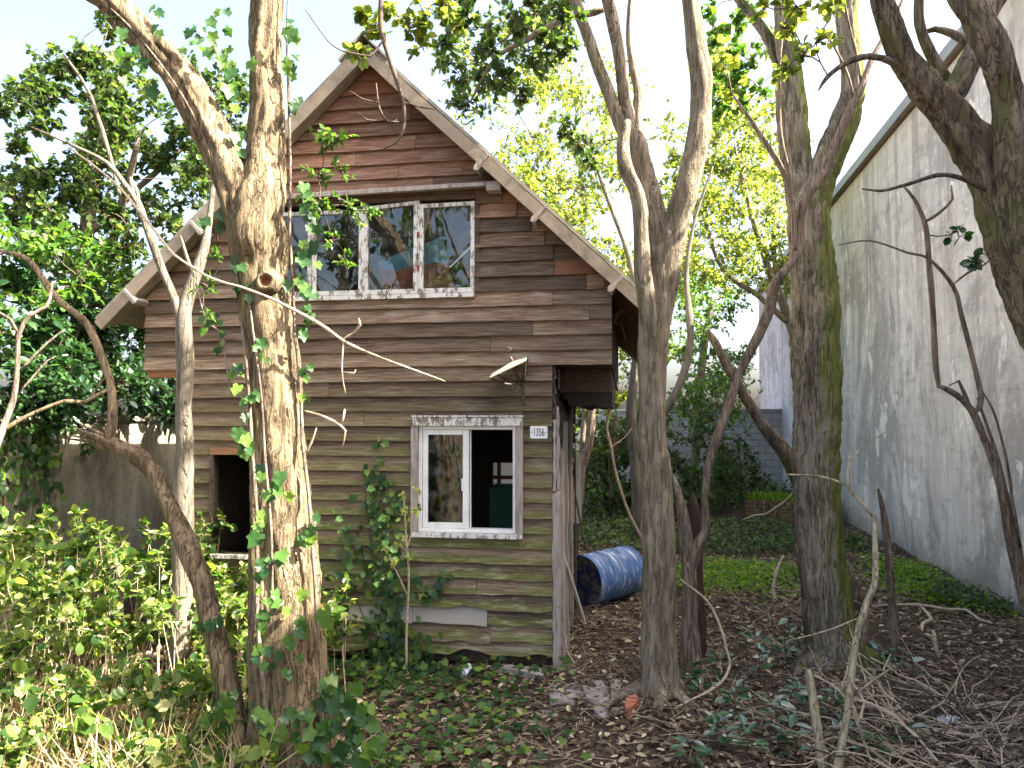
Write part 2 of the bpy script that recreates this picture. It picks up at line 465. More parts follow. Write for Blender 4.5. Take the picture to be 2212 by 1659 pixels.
def fastmesh(name, V, F, mat, rnd=None, smooth=False):
    """V (n,3), F (m,k) arrays"""
    me = bpy.data.meshes.new(name)
    m, k = F.shape
    me.vertices.add(len(V)); me.vertices.foreach_set('co', V.astype(np.float32).ravel())
    me.loops.add(m * k); me.loops.foreach_set('vertex_index', F.astype(np.int32).ravel())
    me.polygons.add(m); me.polygons.foreach_set('loop_start', np.arange(0, m * k, k, dtype=np.int32))
    me.polygons.foreach_set('loop_total', np.full(m, k, dtype=np.int32))
    if smooth: me.polygons.foreach_set('use_smooth', np.ones(m, dtype=bool))
    me.update(calc_edges=True)
    if rnd is not None:
        a = me.attributes.new('rnd', 'FLOAT', 'POINT'); a.data.foreach_set('value', rnd.astype(np.float32))
    me.materials.append(mat)
    return me

# ---- tubes (trunks, limbs, sticks)
def catmull(pts, step):
    p = np.array(pts, float)
    p = np.vstack([2 * p[0] - p[1], p, 2 * p[-1] - p[-2]])
    out = []
    for i in range(1, len(p) - 2):
        L = np.linalg.norm(p[i + 1, :3] - p[i, :3])
        n = max(1, int(L / step))
        for t in np.linspace(0, 1, n, endpoint=False):
            a, b, c, d = p[i - 1], p[i], p[i + 1], p[i + 2]
            out.append(0.5 * ((2 * b) + (-a + c) * t + (2 * a - 5 * b + 4 * c - d) * t * t + (-a + 3 * b - 3 * c + d) * t ** 3))
    out.append(p[-2])
    out = np.array(out)
    out[:, 3] = np.maximum(out[:, 3], 0.0012)
    return out
_tab = np.random.default_rng(5).random(65536)
def vnoise(p):
    i = np.floor(p).astype(np.int64); f = p - i; f = f * f * (3 - 2 * f)
    def h(a, b, c): return _tab[((i[:, 0] + a) * 73856093 ^ (i[:, 1] + b) * 19349663 ^ (i[:, 2] + c) * 83492791) & 65535]
    def l(a, b, t): return a + (b - a) * t
    x0 = l(l(h(0, 0, 0), h(1, 0, 0), f[:, 0]), l(h(0, 1, 0), h(1, 1, 0), f[:, 0]), f[:, 1])
    x1 = l(l(h(0, 0, 1), h(1, 0, 1), f[:, 0]), l(h(0, 1, 1), h(1, 1, 1), f[:, 0]), f[:, 1])
    return l(x0, x1, f[:, 2])
def tube(pts, step=0.05, segs=16, rough=0.05, flute=0.05, wob=0.0, seed=0, cap=True):
    """pts rows x,y,z,r -> verts, faces"""
    q = catmull(pts, step)
    r_ = np.random.default_rng(seed + 11)
    if wob:
        n = len(q)
        for ax in range(3):
            q[:, ax] += wob * np.interp(np.arange(n), np.arange(0, n + 6, 6), r_.normal(0, 1, len(np.arange(0, n + 6, 6))))
    n = len(q)
    T = np.gradient(q[:, :3], axis=0)
    T /= np.linalg.norm(T, axis=1)[:, None] + 1e-9
    up = np.array([0.0, -1.0, 0.1]) if abs(T[0][1]) < 0.9 else np.array([1.0, 0, 0])
    V = []
    a = up - T[0] * (up @ T[0]); a /= np.linalg.norm(a)
    th = np.linspace(0, 2 * math.pi, segs, endpoint=False)
    ph = r_.uniform(0, 6.28, 6)
    s = 0.0
    for i in range(n):
        a = a - T[i] * (a @ T[i]); a /= np.linalg.norm(a) + 1e-9
        b = np.cross(T[i], a)
        if i: s += np.linalg.norm(q[i, :3] - q[i - 1, :3])
        R = q[i, 3]
        k = 1 + flute * (0.6 * np.sin(3 * th + ph[0] + 0.8 * s) + 0.5 * np.sin(5 * th + ph[1] - 1.1 * s) + 0.35 * np.sin(9 * th + ph[2] + 1.7 * s))
        k += flute * 0.7 * math.sin(3.1 * s / max(R * 6, 0.05) * 0.5 + ph[3])
        k += r_.normal(0, rough * 0.15, segs)
        if R > 0.02:
            c3 = np.stack([np.cos(th) * R, np.sin(th) * R, np.full(segs, s)], 1) + seed * 3.7
            rid = 1 - np.abs(2 * vnoise(c3 * np.array([26, 26, 4.0])) - 1)
            rid2 = 1 - np.abs(2 * vnoise(c3 * np.array([55, 55, 8.0]) + 9) - 1)
            lump = vnoise(c3 * np.array([7, 7, 4.5]) + 31) - 0.5
            k -= (rid ** 3 * min(.016, .12 * R) + rid2 ** 3 * min(.007, .05 * R)) * (rough / .05) / R * .8
            k += lump * (0.16 + flute)
        V.append(q[i, :3] + (np.outer(np.cos(th) * k, a) + np.outer(np.sin(th) * k, b)) * R)
    V = np.array(V)
    F = []
    for i in range(n - 1):
        for j in range(segs):
            j2 = (j + 1) % segs
            F.append((i * segs + j, i * segs + j2, (i + 1) * segs + j2, (i + 1) * segs + j))
    if cap and len(V) > 2:                      # rounded ends
        for e, sgn in ((0, -1), (n - 1, 1)):
            c = q[e, :3]; V[e] = c + (V[e] - c) * 0.62 + T[e] * sgn * q[e, 3] * 0.35
    V = V.reshape(-1, 3)
    if cap:
        F.append(tuple(reversed(range(segs))))
        F.append(tuple(range((n - 1) * segs, n * segs)))
    return V, F, q
def px(pts):
    """(dx, dy, Y, width) rows -> world x,y,z,r"""
    out = []
    for (dx, dy, Y, wd) in pts:
        p = P(dx, dy, Y)
        out.append([p[0], p[1], p[2], wd / 2 / FPX * Y])
    return out

# ---- straight twigs in bulk
def twigs_mesh(name, p0, p1, r0, r1, mat):
    p0, p1 = np.array(p0), np.array(p1)
    d = p1 - p0
    L = np.linalg.norm(d, axis=1)[:, None] + 1e-9
    d = d / L
    ref = np.where(np.abs(d[:, 2:3]) > 0.9, np.array([[1.0, 0, 0]]), np.array([[0, 0, 1.0]]))
    a = np.cross(d, ref); a /= np.linalg.norm(a, axis=1)[:, None]
    b = np.cross(d, a)
    V = np.zeros((len(p0), 6, 3))
    for k in range(3):
        t = 2 * math.pi * k / 3
        o = a * math.cos(t) + b * math.sin(t)
        V[:, k] = p0 + o * np.array(r0)[:, None]
        V[:, 3 + k] = p1 + o * np.array(r1)[:, None]
    base = (np.arange(len(p0)) * 6)[:, None, None]
    F = (np.array([[0, 1, 4, 3], [1, 2, 5, 4], [2, 0, 3, 5]])[None] + base).reshape(-1, 4)
    return fastmesh(name, V.reshape(-1, 3), F, mat)

# ---- leaves in bulk
T_LEAF = (np.array([(0, 0, 0), (0.26, 0.32, 0.07), (0.22, 0.68, 0.06), (0, 1, -0.06), (-0.22, 0.68, 0.06), (-0.26, 0.32, 0.07)]),
          np.array([(0, 1, 2, 3), (0, 3, 4, 5)]))
T_ROUND = (np.array([(0, 0, 0), (0.36, 0.28, 0.08), (0.34, 0.66, 0.07), (0, 1, -0.05), (-0.34, 0.66, 0.07), (-0.36, 0.28, 0.08)]),
           np.array([(0, 1, 2, 3), (0, 3, 4, 5)]))
T_SMALL = (np.array([(0, 0, 0), (0.27, 0.5, 0.07), (0, 1, -0.04), (-0.27, 0.5, 0.07)]), np.array([(0, 1, 2, 3)]))
T_TRI = (np.array([(0, 0, 0), (0.27, 0.5, 0.09), (0, 1, -0.04), (-0.27, 0.5, 0.09)]), np.array([(0, 1, 2), (0, 2, 3)]))
T_IVY = (np.array([(0, 0.0, 0), (0.26, -0.13, 0.02), (0.44, 0.06, 0.05), (0.37, 0.25, 0.05), (0.52, 0.50, -0.03), (0.27, 0.60, 0.04), (0, 1.0, -0.09),
                   (-0.27, 0.60, 0.04), (-0.50, 0.47, -0.03), (-0.37, 0.25, 0.05), (-0.44, 0.06, 0.05), (-0.26, -0.13, 0.02), (0, .42, -.02)]),
         np.array([(0, 1, 12), (1, 2, 12), (2, 3, 12), (3, 4, 12), (4, 5, 12), (5, 6, 12), (6, 7, 12), (7, 8, 12), (8, 9, 12), (9, 10, 12), (10, 11, 12), (11, 0, 12)]))
T_CURL = (np.array([(0, 0, 0), (0.24, 0.35, 0.16), (0.2, 0.7, 0.12), (0, 1, 0.12), (-0.2, 0.7, 0.14), (-0.24, 0.35, 0.13), (0, 0.5, -0.02)]),
          np.array([(0, 1, 6), (1, 2, 6), (2, 3, 6), (3, 4, 6), (4, 5, 6), (5, 0, 6)]))
T_BLADE = (np.array([(0.018, 0, 0), (-0.018, 0, 0), (-0.014, 0.5, 0.05), (0.014, 0.5, 0.05), (0.0, 1.0, -0.08)]), np.array([(0, 1, 2, 3), (3, 2, 4, 4)]))
def unit(a): return a / (np.linalg.norm(a, axis=-1, keepdims=True) + 1e-9)
def leaves_mesh(name, pos, dirs, nrm, size, mat, tmpl=T_LEAF, rnd=None, rs=None):
    g = rs or rng
    TV, TF = tmpl
    n = len(pos)
    d = unit(np.array(dirs, float))
    x = unit(np.cross(d, np.array(nrm, float) + 1e-4))
    z = np.cross(x, d)
    s = np.array(size, float).reshape(-1, 1, 1)
    V = (TV[None, :, 0:1] * x[:, None] + TV[None, :, 1:2] * d[:, None] + TV[None, :, 2:3] * z[:, None]) * s + np.array(pos)[:, None]
    k = len(TV)
    F = (TF[None] + (np.arange(n) * k)[:, None, None]).reshape(-1, TF.shape[1])
    if rnd is None: rnd = g.uniform(0, 1, n)
    return fastmesh(name, V.reshape(-1, 3), F, mat, np.repeat(rnd, k))

def sphere_dirs(n, g=None):
    return unit((g or rng).normal(0, 1, (n, 3)))

def sprays(blobs, ntw, nlf, leaf, up=0.25, droop=0.15, upn=0.9, flat=1.0):
    """blobs: (centre, radius) -> twig segments and leaf arrays; leafy twigs fan out of each clump's centre"""
    p0, p1, r0, r1, lp, ld, ln, ls = [], [], [], [], [], [], [], []
    for c, R in blobs:
        c = np.array(c, float)
        k = max(2, int(ntw * rng.uniform(0.7, 1.3)))
        D = sphere_dirs(k); D[:, 2] = D[:, 2] * flat + up; D = unit(D)
        st = c + sphere_dirs(k) * R * rng.uniform(0.0, 0.35, (k, 1))
        L = R * rng.uniform(0.45, 1.0, (k, 1))
        mid = st + D * L * 0.5
        D2 = unit(D + rng.normal(0, 0.3, (k, 3)) + np.array([0, 0, -droop]))
        en = mid + D2 * L * 0.5
        p0 += [np.repeat(c[None], k, 0), st, mid]; p1 += [st, mid, en]
        r0 += [np.full(k, .006), np.full(k, .0045), np.full(k, .003)]; r1 += [np.full(k, .0045), np.full(k, .003), np.full(k, .0015)]
        t = rng.uniform(0.15, 1.0, (k, nlf, 1))
        pos = np.where(t < 0.5, st[:, None] + (mid - st)[:, None] * (t * 2), mid[:, None] + (en - mid)[:, None] * (t * 2 - 1))
        dd = unit(D2[:, None] * 0.6 + rng.normal(0, 0.75, (k, nlf, 3)) + np.array([0, 0, -droop]))
        lp.append(pos.reshape(-1, 3)); ld.append(dd.reshape(-1, 3))
        m = k * nlf
        ln.append(np.array([0, 0, upn]) + rng.normal(0, 0.55, (m, 3)))
        ls.append(leaf * rng.uniform(0.6, 1.25, m))
    cat = np.concatenate
    return (cat(p0), cat(p1), cat(r0), cat(r1)), (cat(lp), cat(ld), cat(ln), cat(ls))

def add_foliage(root, blobs, mat, ntw=10, nlf=12, leaf=0.07, tmpl=T_LEAF, twmat='twig_dark', stems=None, name='crown', cull=None, **kw):
    base = np.array(root.location)
    tw, lf = sprays(blobs, ntw, nlf, leaf, **kw)
    p0, p1, r0, r1 = [np.array(a) for a in tw]
    if stems is not None and len(stems):          # thin branches that carry each clump
        S = np.array(stems)[:, :3]
        todo = [np.array(c, float) for c, R in blobs]
        C = np.array(todo)
        dist = np.min(np.linalg.norm(S[None] - C[:, None], axis=2), axis=1)
        for bi in np.argsort(dist):               # grow outwards, each clump from the nearest wood already there
            c = C[bi]
            dd = np.linalg.norm(S - c, axis=1) + 0.35 * np.maximum(0, S[:, 2] - c[2]) + rng.uniform(0, .12, len(S))
            a = S[int(np.argmin(dd))]; Ld = np.linalg.norm(c - a)
            if Ld < 0.05: continue
            ks = max(3, int(Ld / 0.12))
            side = rng.normal(0, .10 * Ld, 3)
            pts = [a]
            for t in np.linspace(0, 1, ks + 1)[1:]:
                pts.append(a + (c - a) * t + side * math.sin(math.pi * t) + np.array([0, 0, 0.10 * Ld * math.sin(math.pi * t)]) + rng.normal(0, 0.018 * min(1, Ld), 3) * (t < 1))
            pts = np.array(pts)
            rr = np.linspace(0.004 + 0.006 * min(Ld, 2.5), 0.004, ks + 1)
            p0 = np.vstack([p0, pts[:-1]]); p1 = np.vstack([p1, pts[1:]])
            r0 = np.concatenate([r0, rr[:-1]]); r1 = np.concatenate([r1, rr[1:]])
            S = np.vstack([S, pts[1:]])
    o = bpy.data.objects.new('twigs', twigs_mesh('twigs', p0 - base, p1 - base, r0, r1, M[twmat]))
    link(o, root); o['kind'] = 'stuff'
    lp, ld, ln, ls = lf
    if cull is not None:
        kp = cull(lp); lp, ld, ln, ls = lp[kp], ld[kp], ln[kp], ls[kp]
    o = bpy.data.objects.new(name, leaves_mesh(name, lp - base, ld, ln, ls, M[mat], tmpl))
    link(o, root); o['kind'] = 'stuff'
    return o

def make_tree(name, stems, mat, label, cat='tree', group=None, segs=16, step=0.06, names=None, rough=0.05, flute=0.05, wob=0.004, world=False):
    """stems: list of traced rows; the first is the trunk"""
    S = [s if world else px(s) for s in stems]
    base = np.array(S[0][0][:3])
    root = empty(name, base, label, cat, group)
    allp = []
    for i, s in enumerate(S):
        rmax = max(q[3] for q in s)
        V, F, q = tube(s, step if rmax > 0.03 else 0.05, segs if rmax > 0.03 else (9 if rmax > 0.012 else 6), rough, flute, wob, seed=i * 13 + len(name))
        nm = (names[i] if names else ('trunk' if i == 0 else ('limb' if rmax > 0.02 else 'branch')))
        obj(nm, V - base, F, M[mat], root, smooth=True)
        allp += list(q)
    return root, np.array(allp)

# ================================================================== SETTING
def spaced(lo, a, b, hi, fine, grow):
    c = list(np.arange(a, b + 1e-6, fine))
    st, v = fine, a
    left = []
    while v > lo:
        st *= grow; v -= st; left.append(v)
    st, v = fine, b
    right = []
    while v < hi:
        st *= grow; v += st; right.append(v)
    return np.array(left[::-1] + c + right)
gx = spaced(-400, -6, 8, 400, 0.12, 1.25)
gy = spaced(-400, 2.5, 16, 600, 0.12, 1.25)
X, Y = np.meshgrid(gx, gy)
near = np.clip(1 - np.hypot(X - 1, Y - 8) / 40, 0, 1)
Z = Gv(X, Y) * near + rng.normal(0, 0.006, X.shape) * (near > 0.5)
nx_, ny_ = len(gx), len(gy)
idx = np.arange(nx_ * ny_).reshape(ny_, nx_)
F = np.stack([idx[:-1, :-1], idx[:-1, 1:], idx[1:, 1:], idx[1:, :-1]], -1).reshape(-1, 4)
gro = bpy.data.objects.new('ground', fastmesh('ground', np.stack([X, Y, Z], -1).reshape(-1, 3), F, M['soil'], smooth=True))
link(gro); tag(gro, 'dark leaf-strewn soil of the neglected yard', kind='structure')

# ------------------------------------------------------------------ tall party wall on the right
WA = rad(10.5)
WD = np.array([math.sin(WA), math.cos(WA), 0]); WN = np.array([math.cos(WA), -math.sin(WA), 0])
W0 = np.array([5.37, 8.47, 0.0])
wall = empty('party_wall', W0 + WD * 2, 'tall streaked grey plaster party wall with sloped metal coping beside the mossy trunk', 'wall', rz=-WA)
WH = 6.65
# local: x away from the yard, y along the wall
def wall_panel(y0, y1, z0, z1, dx=0.0, name='plaster_face'):
    ny = int((y1 - y0) / 0.3) + 1; nz = int((z1 - z0) / 0.3) + 1
    ys = np.linspace(y0, y1, ny); zs = np.linspace(z0, z1, nz)
    v, f = [], []
    for a in ys:
        for b in zs:
            v.append((dx + 0.012 * mnoise.noise(Vector((0, a * 0.7, b * 0.7))) + 0.004 * mnoise.noise(Vector((3, a * 4, b * 4))), a, b))
    for i in range(ny - 1):
        for j in range(nz - 1):
            f.append((i * nz + j, i * nz + j + 1, (i + 1) * nz + j + 1, (i + 1) * nz + j))
    n = len(v)
    v += [(0.3, y0, z0), (0.3, y1, z0), (0.3, y0, z1), (0.3, y1, z1)]
    f += [(n, n + 2, n + 3, n + 1)]
    f += [(0, n, n + 2, nz - 1), ((ny - 1) * nz, ny * nz - 1, n + 3, n + 1), (nz - 1, n + 2, n + 3, ny * nz - 1)]
    return obj(name, v, f, M['plaster'], wall, smooth=False)
wall_panel(-14, 7.6, -0.3, WH)
wall_panel(7.6, 17.2, -0.3, WH - 0.02, 0.05)
M['coping'] = plain('grey_metal_coping', (0.26, 0.265, 0.275), 0.5, 0.25, 3, spec=0.5, stretch=(1, 0.4, 1), bump=0.1)
for y0 in np.arange(-14, 17.0, 2.4):
    y1 = min(y0 + 2.395, 17.2)
    v = [(-0.10, y0, WH - 0.13), (-0.10, y1, WH - 0.13), (-0.10, y0, WH + 0.03), (-0.10, y1, WH + 0.03), (0.36, y0, WH + 0.16), (0.36, y1, WH + 0.16), (0.36, y0, WH - 0.1), (0.36, y1, WH - 0.1)]
    obj('coping_sheet', v, [(0, 2, 3, 1), (2, 4, 5, 3), (4, 6, 7, 5), (6, 0, 1, 7), (0, 6, 4, 2), (1, 3, 5, 7)], M['coping'], wall)
box('drip_board', (-0.06, 0.0 - 0.002, -14, 17.2, WH - 0.17, WH - 0.131), M['dark_wood'], wall)

bw = empty('block_wall', (3.0, 23.4, 0), 'low grey block wall closing the far end of the yard', 'wall', rz=-rad(8.5))
box('wall_body', (-9, 6.2, 0, 0.2, -0.3, 2.27), M['block'], bw)
for i in range(15):
    box('coping_block', (-9 + i * 1.013, -9 + i * 1.013 + 1.0, -0.03, 0.23, 2.272, 2.33), M['block'], bw)

lw = empty('garden_wall', (-4.5, 8.0, 0), 'weathered low garden wall behind the leafy brambles, dappled by sun', 'wall', rz=-rad(7))
box('wall_body', (-0.2, 0, -5.5, 9, -0.3, 1.98), M['oldwall'], lw)
for i in range(24):
    y0 = -5.5 + i * 0.604
    box('coping_stone', (-0.24 + random.uniform(-.01, .01), 0.035 + random.uniform(-.01, .01), y0, y0 + 0.596, 1.982, 2.04 + random.uniform(-.008, .008)), M['oldwall'], lw, 0.008)

# ================================================================== WOODEN HOUSE
house = empty('wooden_house', CORNER, 'abandoned two-storey wooden house with steep gable and weathered lapped boards', 'house', rz=-HA)
EXPO = 0.123
Z0 = 2.44
APX, APZ, SL = -1.55, 5.03, 0.95
def span(z):
    """horizontal reach of the front at height z"""
    if z < Z0 - 1e-4: return -3.14, 0.0
    hw = (APZ - z) / SL
    return max(-3.6, APX - hw), min(0.48, APX + hw)
HOLES = [(-2.5, -0.64, 3.05, 3.86), (-1.13, -0.245, 1.085, 2.02), (-2.93, -2.55, 0.86, 1.70)]
lining = MB()
def board(xl0, xr0, xl1, xr1, z0, z1, zb, mat='siding', dy=0.0, rot=0.0, rag=0.0015, lap=0.018):
    """one lapped board: l/r ends at bottom (0) and top (1); zb is the height of the full board's foot"""
    L = xr0 - xl0
    if L < 0.03: return
    n = max(2, int(L / 0.12))
    def yf(z): return -0.036 + 0.028 * (z - zb) / EXPO + dy
    zt = z1 + lap if z1 - zb > EXPO - 0.01 else z1
    V, Fc = [], []
    ph = random.uniform(0, 10)
    for i in range(n + 1):
        t = i / n
        xb = xl0 + L * t; xt = xl1 + (xr1 - xl1) * t
        j = rag * (mnoise.noise(Vector((xb * 5 + ph, 0, z0))) * 2.2 + random.uniform(-.5, .5))
        if rag > 0.008: j = max(j * 1.2, -0.01)
        tilt = rot * (t - 0.5) * L
        wv = 0.006 * mnoise.noise(Vector((xb * 2 + ph, 3, z0)))
        V += [(xb, yf(z0) + wv, z0 + j + tilt), (xt, yf(zt) + wv, zt + tilt), (xb, yf(z0) + 0.017 + wv, z0 + j + tilt), (xt, yf(zt) + 0.017 + wv, zt + tilt)]
    for i in range(n):
        a = i * 4; b = a + 4
        Fc += [(a, b, b + 1, a + 1), (a + 2, a + 3, b + 3, b + 2), (a, a + 2, b + 2, b), (a + 1, b + 1, b + 3, a + 3)]
    Fc += [(0, 1, 3, 2), (n * 4, n * 4 + 2, n * 4 + 3, n * 4 + 1)]
    return obj('siding_board', V, Fc, M[mat], house)
JOINT = {6: [0.02, 0.33], 5: [0.28, 0.42], 4: [-0.0], 3: [0.30], 12: [-1.0], 13: [-1.3, -0.75], 14: [-1.68], 15: [-1.15], 17: [-1.2], -2: [-1.9], -5: [-2.3], -9: [-1.7], -12: [-0.22], -13: [-1.4], -15: [-0.62], -17: [-1.15, -0.53], -18: [-0.5]}
STEP = {11: -0.41, 10: -0.29, 9: -0.17, 8: -0.06, 7: 0.01}
for k in range(-19, 22):
    zb = Z0 + k * EXPO; zt = zb + EXPO
    if zb > APZ - 0.05: break
    zt_ = min(zt, APZ - 0.012)
    a0, b0 = span(zb); a1, b1 = span(zt_)
    if zb < Z0 - 1e-4: a1, b1 = a0, b0
    segs_ = [(a0, b0, a1, b1, zb, zt_)]
    for (hx0, hx1, hz0, hz1) in HOLES:
        new = []
        for (l0, r0_, l1, r1_, z0, z1) in segs_:
            if zt_ <= hz0 + 0.004 or zb >= hz1 - 0.004 or hx1 < min(l0, l1) or hx0 > max(r0_, r1_):
                new.append((l0, r0_, l1, r1_, z0, z1)); continue
            new.append((l0, hx0, l1, hx0, z0, z1)); new.append((hx1, r0_, hx1, r1_, z0, z1))
            if hz1 < z1 - 0.015: new.append((hx0, hx1, hx0, hx1, hz1, z1))
            if hz0 > z0 + 0.015: new.append((hx0, hx1, hx0, hx1, z0, hz0))
        segs_ = new
    for (l0, r0_, l1, r1_, z0, z1) in segs_:
        if r0_ - l0 > 0.05:
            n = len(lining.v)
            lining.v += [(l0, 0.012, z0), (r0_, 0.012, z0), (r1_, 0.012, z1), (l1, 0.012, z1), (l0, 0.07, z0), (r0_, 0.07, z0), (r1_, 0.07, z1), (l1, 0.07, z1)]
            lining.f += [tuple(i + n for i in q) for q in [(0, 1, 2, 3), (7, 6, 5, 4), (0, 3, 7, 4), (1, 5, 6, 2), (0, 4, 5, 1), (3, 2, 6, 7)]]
        cuts = []
        if k in STEP and abs(r0_ - b0) < 1e-6: cuts = [STEP[k]]
        elif k in JOINT: cuts = [c for c in JOINT[k] if min(l0, l1) + 0.06 < c < max(r0_, r1_) - 0.03]
        elif r0_ - l0 > 1.2 and random.random() < 0.5: cuts = [random.uniform(l0 + 0.4, r0_ - 0.4)]
        e0 = [l0] + cuts + [r0_]; e1 = [l1] + cuts + [r1_]
        for i in range(len(e0) - 1):
            last = i == len(e0) - 2
            mat, dy = 'siding', random.uniform(-0.002, 0.002)
            rag, rot = (0.0022 if k > -8 else 0.004), random.uniform(-.003, .003)
            if k in STEP and last and cuts: dy = 0.014
            if k == 6 and i == 1: mat = 'siding_red'
            if k in (20, 19): mat = 'siding_red'
            if k <= -14: rag = 0.007; dy += random.uniform(-.006, .003)
            if k == -16: rag = 0.02
            if k == -17 and i < 2: mat = 'siding_pale'; dy -= 0.006; rot = -0.008
            if k <= -18: rag = 0.03; rot = [-.012, -.03, .02][i % 3] if k == -18 else .014; dy -= .004 * (k == -18)
            if k == -14: rag = 0.012
            xl, xr = e0[i] + (0.0015 if i else 0), e0[i + 1] - (0.0015 if not last else 0)
            xl1, xr1 = e1[i] + (0.0015 if i else 0), e1[i + 1] - (0.0015 if not last else 0)
            board(xl, xr, min(xl1, xr1), max(xl1, xr1), z0, z1, zb, mat, dy, rot, rag)
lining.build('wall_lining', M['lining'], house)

# body behind the front
DL, DU = 2.2, 5.6
for r_i in range(19):                               # boards of the right side of the lower storey
    zb = 0.12 + r_i * EXPO
    y1 = DL if r_i < 6 or r_i > 16 else DL - random.uniform(0.0, 0.25)
    v = [(0.03, 0.05, zb), (0.03, y1, zb), (0.008, y1, zb + EXPO + .015), (0.008, 0.05, zb + EXPO + .015), (0.012, 0.05, zb), (0.012, y1, zb), (-0.008, y1, zb + EXPO + .015), (-0.008, 0.05, zb + EXPO + .015)]
    obj('side_board', v, [(0, 1, 2, 3), (7, 6, 5, 4), (0, 4, 5, 1), (1, 5, 6, 2), (2, 6, 7, 3), (3, 7, 4, 0)], M['siding'], house)
box('side_lining', (-0.06, -0.012, 0.07, DL, 0, Z0), M['lining'], house)
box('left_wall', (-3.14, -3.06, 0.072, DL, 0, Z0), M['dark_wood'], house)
rx0, rz0 = front(1064, 1075, DL); rx1, rz1 = front(1128, 1000, DL)
rw0, rw1, rwz0, rwz1 = rx0, rx1 + 0.1, rz0 - 0.1, rz1
mb = MB(); mb.box(-3.06, rw0, DL, DL + .06, 0, Z0).box(rw1, -0.062, DL, DL + .06, 0, Z0).box(rw0, rw1, DL, DL + .06, 0, rwz0).box(rw0, rw1, DL, DL + .06, rwz1, Z0)
mb.build('rear_wall', M['lining'], house)
rwin = box('rear_pane', (rw0, rw1, DL + .03, DL + .036, rwz0, rwz1), M['frosted'], house)
bx_, bz_ = front(1078, 1031, DL)
box('glazing_bar', (rw0 + 0.002, rw1 - 0.002, DL - .02, DL + .028, bz_ - .02, bz_ + .02), M['orange_wood'], house)
box('glazing_bar', (bx_ - .018, bx_ + .018, DL - .024, DL + .026, rwz0, rwz1), M['orange_wood'], house)
box('ground_floor', (-3.06, -0.062, 0.08, DL, 0.02, 0.08), M['dark_wood'], house)
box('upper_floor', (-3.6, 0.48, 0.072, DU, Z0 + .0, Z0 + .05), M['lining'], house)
box('floor_beam', (-3.58, -3.145, 0.0, 0.068, Z0 - 0.07, Z0 - 0.003), M['orange_wood'], house)
for x0 in (0.45, -3.57):                            # upper side walls
    box('upper_side_wall', (x0, x0 + 0.03, 0.072, DU, Z0 + .052, 3.09), M['dark_wood'], house)
# boards and beam hanging under the overhang
for i in range(2):
    box('soffit_board', (0.035, 0.47, 0.46 + i * .02, 0.48 + i * .02, Z0 - .10 * (i + 1), Z0 - .10 * i - 0.002), M['dark_wood'], house)
mbx = MB()
for i in range(9):
    x0 = 0.04 + i * 0.048
    mbx.box(x0, x0 + 0.0475, .55, 2.4, 2.12 + random.uniform(-.015, .02) + (0.06 if i == 0 else 0), Z0 - 0.003)
mbx.build('hanging_panel', M['lining'], house)
for (x, y) in ((-3.45, 5.3), (-3.45, 2.6)):
    box('porch_post', (x, x + .09, y, y + .09, -0.1, Z0 - .002), M['dark_wood'], house)
# rear gable
mb = MB(); v = [(-3.57, DU, Z0 + .05), (0.45, DU, Z0 + .05), (0.45, DU, 3.1), (APX, DU, APZ - .02), (-3.57, DU, 3.1)]
mb.add(v + [(a, b + .05, c) for a, b, c in v], [(0, 1, 2, 3, 4), (9, 8, 7, 6, 5), (0, 5, 6, 1), (1, 6, 7, 2), (2, 7, 8, 3), (3, 8, 9, 4), (4, 9, 5, 0)])
mb.build('rear_gable', M['dark_wood'], house)

# roof: two pitched slabs of sheets, ridge, barge boards
c_, s_ = math.cos(math.atan(SL)), math.sin(math.atan(SL))
def roof_pt(side, u, h, y):
    """u metres down the slope from the ridge, h above the slope plane"""
    x = APX + side * (u * c_ + h * s_)
    return (x, y, APZ + 0.03 - u * s_ + h * c_)
ULEN = 2.35 / c_
def slab(name, side, u0, u1, h0, h1, y0, y1, mat, nsub=1, jit=0.0, smooth=False):
    V, Fc = [], []
    n = nsub
    for i in range(n + 1):
        u = u0 + (u1 - u0) * i / n
        j = jit * mnoise.noise(Vector((u * 2.3, side, h0 * 9)))
        V += [roof_pt(side, u, h0 + j, y0), roof_pt(side, u, h1 + j, y0), roof_pt(side, u, h1 + j, y1), roof_pt(side, u, h0 + j, y1)]
    for i in range(n):
        a, b = i * 4, i * 4 + 4
        for e in range(4):
            e2 = (e + 1) % 4
            Fc.append((a + e, b + e, b + e2, a + e2))
    Fc += [(0, 1, 2, 3), (n * 4 + 3, n * 4 + 2, n * 4 + 1, n * 4)]
    return obj(name, V, Fc, M[mat], house)
for side in (-1, 1):
    for i in range(6):                              # sheets side by side from front to back
        y0 = -0.20 + i * 0.98
        slab('roof_sheet', side, -0.02, ULEN + (0.03 if i % 2 else 0.0), 0.052, 0.078, y0, y0 + 0.978, 'roof', 6)
    slab('roof_deck', side, 0.0, ULEN - .03, 0.004, 0.05, -0.13, DU + .1, 'orange_wood' if side > 0 else 'grey_wood')
    slab('barge_board', side, -0.03, ULEN * 0.52, -0.05, 0.045, -0.215, -0.185, 'fascia', 8, 0.006)
    slab('barge_board', side, ULEN * 0.52 + .004, ULEN + .02, -0.052, 0.043, -0.218, -0.187, 'fascia', 8, 0.006)
    slab('verge_soffit', side, 0.06, ULEN - .02, -0.03, 0.002, -0.183, -0.05, 'fascia' if side < 0 else 'dark_wood', 6, 0.004)
    for u in (1.38, 2.02, 2.85):
        slab('purlin_end', side, u, u + 0.05, -0.095, -0.053, -0.225, -0.04, 'grey_wood')
        slab('strap', side, u + .012, u + .038, -0.11, 0.05, -0.232, -0.2185, 'grey_wood')
